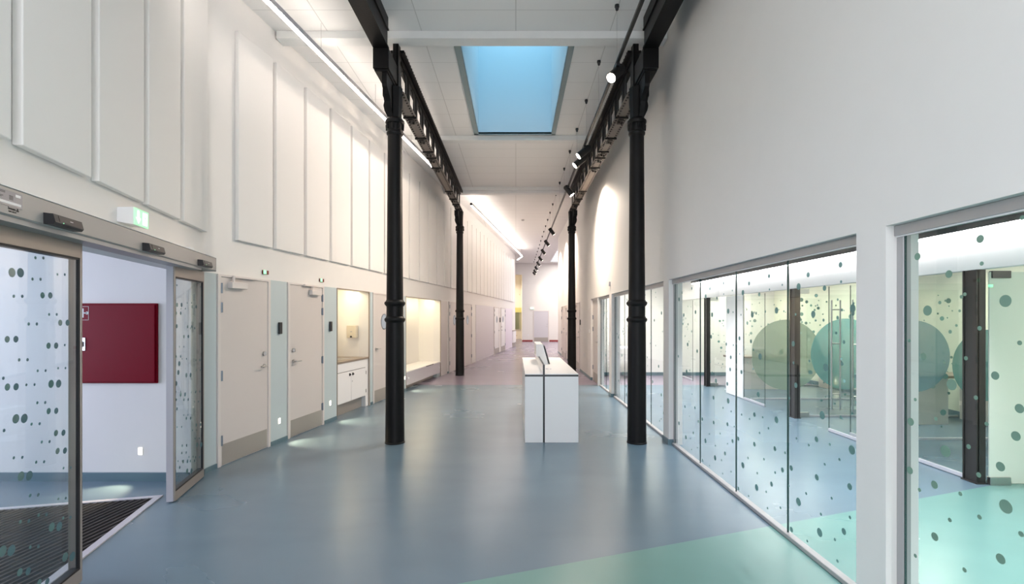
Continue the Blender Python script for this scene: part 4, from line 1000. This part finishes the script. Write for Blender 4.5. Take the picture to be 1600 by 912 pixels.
# red hose cabinet in the lobby
fc = thing('fire_hose_cabinet', 'dark red fire hose cabinet on the lobby wall', 'cabinet', (-4.325, 4.85, 0.965), 0)
obj('body', MB().bbox(0, 0.80, -0.022, 0.0, 0, 0.785, 0.004), 'red', fc)
obj('cabinet_door', MB().bbox(0.012, 0.788, -0.0380, -0.0210, 0.012, 0.773, 0.006), 'red', fc)
sg = MB(); sg.box(0.02, 0.145, -0.0395, -0.0380, 0.62, 0.755); so = obj('hose_sign', sg, 'red', fc)
s2 = MB()
for a_ in ((0.02, 0.145, 0.752, 0.755), (0.02, 0.145, 0.62, 0.623), (0.02, 0.023, 0.62, 0.755), (0.142, 0.145, 0.62, 0.755)): s2.box(a_[0], a_[1], -0.0405, -0.0395, a_[2], a_[3])
s2.box(0.035, 0.095, -0.0405, -0.0395, 0.645, 0.735); s2.disc((0.128, 0.69), 0.014, -0.0405); s2.box(0.09, 0.13, -0.0405, -0.0395, 0.684, 0.696)
obj('sign_symbol', s2, 'white_sign', so)
hd = MB(); hd.bbox(0.05, 0.115, -0.0440, -0.0380, 0.32, 0.45, 0.003); ho = obj('recessed_handle', hd, 'steel', fc)
obj('latch', MB().bbox(0.07, 0.095, -0.0540, -0.0440, 0.36, 0.41, 0.003), 'alu_dark', ho)

# ------------------------------------------------------------------ sink recess fittings
W1 = (N1[1] - N1[0]) * MWN
sk = thing('sink_cabinet', 'white two-door sink cabinet with worktop in the lit recess', 'sink cabinet', mw(N1[0] + 0.012, 0, 0), MWR)
obj('carcass', MB().box(0.02, W1 - 0.10, 0.031, 0.58, 0.22, 0.86), 'print', sk)
obj('plinth', MB().box(0.01, W1 - 0.12, 0.10, 0.56, 0.0, 0.20), 'kick', sk)
obj('side_panel', MB().bbox(W1 - 0.12, W1 - 0.025, 0.02, 0.58, 0, 0.86, 0.003), 'white', sk)
obj('apron', MB().bbox(0.012, W1 - 0.125, 0.012, 0.032, 0.715, 0.86, 0.002), 'white', sk)
mid = 0.50
for x0, x1, kx, lab in ((0.014, mid - 0.004, mid - 0.055, 0), (mid + 0.006, W1 - 0.13, mid + 0.055, 1)):
    dd = obj('cabinet_door', MB().bbox(x0, x1, 0.010, 0.030, 0.205, 0.705, 0.002), 'white', sk)
    kn = MB().cyl((kx, 0.010, 0.65), (kx, 0.006, 0.65), 0.026, n=24); kn.cyl((kx, 0.006, 0.65), (kx, -0.012, 0.65), 0.015, 0.012, n=20)
    obj('knob', kn, 'black', dd, smooth=True)
    if lab:
        for z in (0.29, 0.62): obj('hinge', MB().bbox(x1 - 0.012, x1 + 0.02, 0.004, 0.010, z - 0.03, z + 0.03, 0.002), 'steel', dd)
        obj('lock', MB().cyl((mid + 0.035, 0.010, 0.53), (mid + 0.035, 0.004, 0.53), 0.009, n=14), 'steel', dd)
wt = MB(); wt.bbox(0.0, W1 - 0.03, 0.0, 0.60, 0.86, 0.895, 0.003); obj('worktop', wt, 'counter', sk)
ba = MB(); bx0, bx1, by0, by1 = 0.28, 0.82, 0.12, 0.48
for q in ((bx0, bx1, by0, by0 + 0.03), (bx0, bx1, by1 - 0.03, by1), (bx0, bx0 + 0.03, by0, by1), (bx1 - 0.03, bx1, by0, by1)): ba.box(*q, 0.893, 0.902)
ba.box(bx0, bx1, by0, by1, 0.8955, 0.897)
obj('basin', ba, 'steel', sk)
ta = MB(); tx_ = 0.52
ta.cyl((tx_, 0.53, 0.895), (tx_, 0.53, 1.03), 0.018, n=14); ta.tube([(tx_, 0.53, 1.02), (tx_, 0.50, 1.06), (tx_, 0.40, 1.075), (tx_, 0.34, 1.06), (tx_, 0.33, 1.035)], 0.012, 10); ta.tube([(tx_, 0.53, 1.03), (tx_, 0.55, 1.06), (tx_ + 0.07, 0.50, 1.09)], 0.008, 8)
obj('tap', ta, 'steel', sk, smooth=True)
# soap dispenser on the far side of the recess (its back against the side lining)
sd = thing('soap_dispenser', 'beige soap dispenser on the white side of the sink recess', 'soap dispenser', mw(N1[1], -0.30, 1.24), MWR - PI / 2)
obj('case', MB().bbox(-0.09, 0.09, -0.10, -0.001, 0, 0.225, 0.006), mat('beige_metal', srgb(216, 206, 186), 0.4, metal=0.2), sd)
obj('nozzle', MB().cyl((0.0, -0.10, 0.022), (0, -0.115, 0.022), 0.017, n=16), 'black', sd)
obj('window', MB().bbox(-0.018, 0.018, -0.1015, -0.10, 0.105, 0.122, 0.0005), 'alu_dark', sd)

# ------------------------------------------------------------------ bench recess
W2 = (N2[1] - N2[0]) * MWN
be = thing('bench', 'low white bench built into the lit recess', 'bench', mw(N2[0] + 0.012, 0, 0), MWR)
obj('seat_top', MB().bbox(0.0, W2 - 0.03, -0.005, 0.60, 0.385, 0.41, 0.003), 'white', be)
obj('front_panel', MB().bbox(0.01, W2 - 0.05, 0.0, 0.02, 0.105, 0.383, 0.002), 'lilac_panel', be)
obj('plinth', MB().box(0.01, W2 - 0.3, 0.12, 0.5, 0, 0.105), 'kick', be)
obj('end_leg', MB().bbox(W2 - 0.28, W2 - 0.05, 0.02, 0.5, 0, 0.105, 0.003), 'blue_panel', be)
for x in (0.16, W2 - 0.16): obj('knob', MB().cyl((x, 0.0, 0.25), (x, -0.012, 0.25), 0.026, n=20), 'white_plastic', be)
obj('front_slot', MB().box(W2 * 0.52, W2 * 0.75, -0.007, -0.005, 0.386, 0.402), 'rubber', be)

# far kitchenette at the wall end
fk = thing('sink_cabinet', 'far white sink cabinet at the end of the left wall', 'sink cabinet', mw(27.0, 0, 0), MWR)
obj('carcass', MB().bbox(0.02, 1.15, -0.06, -0.001, 0.22, 0.87, 0.003), 'white', fk)
obj('worktop', MB().bbox(0.0, 1.17, -0.09, -0.001, 0.87, 0.90, 0.003), 'counter', fk)
obj('plinth', MB().box(0.05, 1.12, -0.03, -0.001, 0, 0.22), 'kick', fk)
obj('splashback', MB().box(0.02, 1.15, -0.012, -0.001, 0.90, 2.05), 'warm_white', fk)

# ------------------------------------------------------------------ reception desk
DX0, DX1, DY0, DY1, DZ = 0.118, 0.807, 6.34, 8.96, 0.884
DS = 0.362
dk = thing('reception_desk', 'white block desk with black seams in the middle of the hall', 'desk', ((DX0 + DX1) / 2, DY0, 0), 0)
cx = (DX0 + DX1) / 2; a, c, s_ = DX0 - cx, DX1 - cx, DS - cx; LD_ = DY1 - DY0
obj('end_panel', MB().bbox(a, s_ - 0.0125, 0, 0.03, 0, DZ - 0.034, 0.001), 'white', dk)
obj('end_panel', MB().bbox(s_ + 0.0125, c, 0, 0.03, 0, DZ - 0.034, 0.001), 'white', dk)
obj('side_panel', MB().bbox(a, a + 0.03, 0.032, LD_, 0, DZ - 0.034, 0.001), 'white', dk)
obj('side_panel', MB().bbox(c - 0.03, c, 0.032, LD_, 0, DZ - 0.034, 0.001), 'white', dk)
obj('end_panel', MB().bbox(a + 0.032, c - 0.032, LD_ - 0.03, LD_, 0, DZ - 0.034, 0.001), 'white', dk)
obj('black_core', MB().box(a + 0.001, c - 0.001, 0.001, LD_ - 0.001, DZ - 0.034, DZ - 0.010), 'black', dk)
obj('desk_top', MB().box(a, s_ - 0.0125, 0, LD_, DZ - 0.010, DZ), 'white', dk)
obj('desk_top', MB().box(s_ + 0.0125, c, 0, LD_, DZ - 0.010, DZ), 'white', dk)
dv = MB(); dv.box(s_ - 0.0115, s_ + 0.0115, 0.0, LD_ - 0.35, 0, 1.0)
do = obj('divider', dv, 'black', dk)
obj('divider_face', MB().box(s_ - 0.0135, s_ - 0.0115, 0.004, LD_ - 0.354, DZ, 0.997), 'white', do); obj('divider_face', MB().box(s_ + 0.0115, s_ + 0.0135, 0.004, LD_ - 0.354, DZ, 0.997), 'white', do)
obj('cable_port', MB().lathe([(0.04, DZ), (0.04, DZ + 0.006), (0.034, DZ + 0.010)], (s_ + 0.10, 0.60), n=24), 'alu_light', dk, smooth=True)
# sloping screen console on the desk
cs = thing('display_console', 'white wedge console with a black-edged sloping screen on the desk', 'console', (DS, 7.66, DZ), 0)
obj('wedge_body', MB().extr([(-0.045, 0.12), (-0.045, 0.31), (0.06, 0.31), (0.145, 0.0), (0.014, 0.0), (0.014, 0.12)], 1, 0, 0.85), 'white', cs)
sc_ = obj('screen_frame', MB().extr([(0.075, 0.285), (0.155, 0.0), (0.170, 0.004), (0.088, 0.290)], 1, 0.0, 0.85), 'black', cs)
obj('screen', MB().extr([(0.0905, 0.28), (0.170, 0.006), (0.172, 0.007), (0.0925, 0.281)], 1, 0.03, 0.82), mat('dark_screen', (0.02, 0.022, 0.025), 0.08), sc_)
# desk seen through the far glass
fd = thing('side_table', 'small blue-grey table behind the narrow dotted glass', 'table', (2.62, 12.6, 0), 0)
obj('table_top', MB().bbox(-0.05, 0.55, 0, 0.7, 0.80, 0.84, 0.004), 'white', fd)
obj('side_panel', MB().bbox(-0.02, 0.0, 0.03, 0.67, 0, 0.80, 0.003), 'skirt', fd); obj('side_panel', MB().bbox(0.50, 0.52, 0.03, 0.67, 0, 0.80, 0.003), 'skirt', fd)
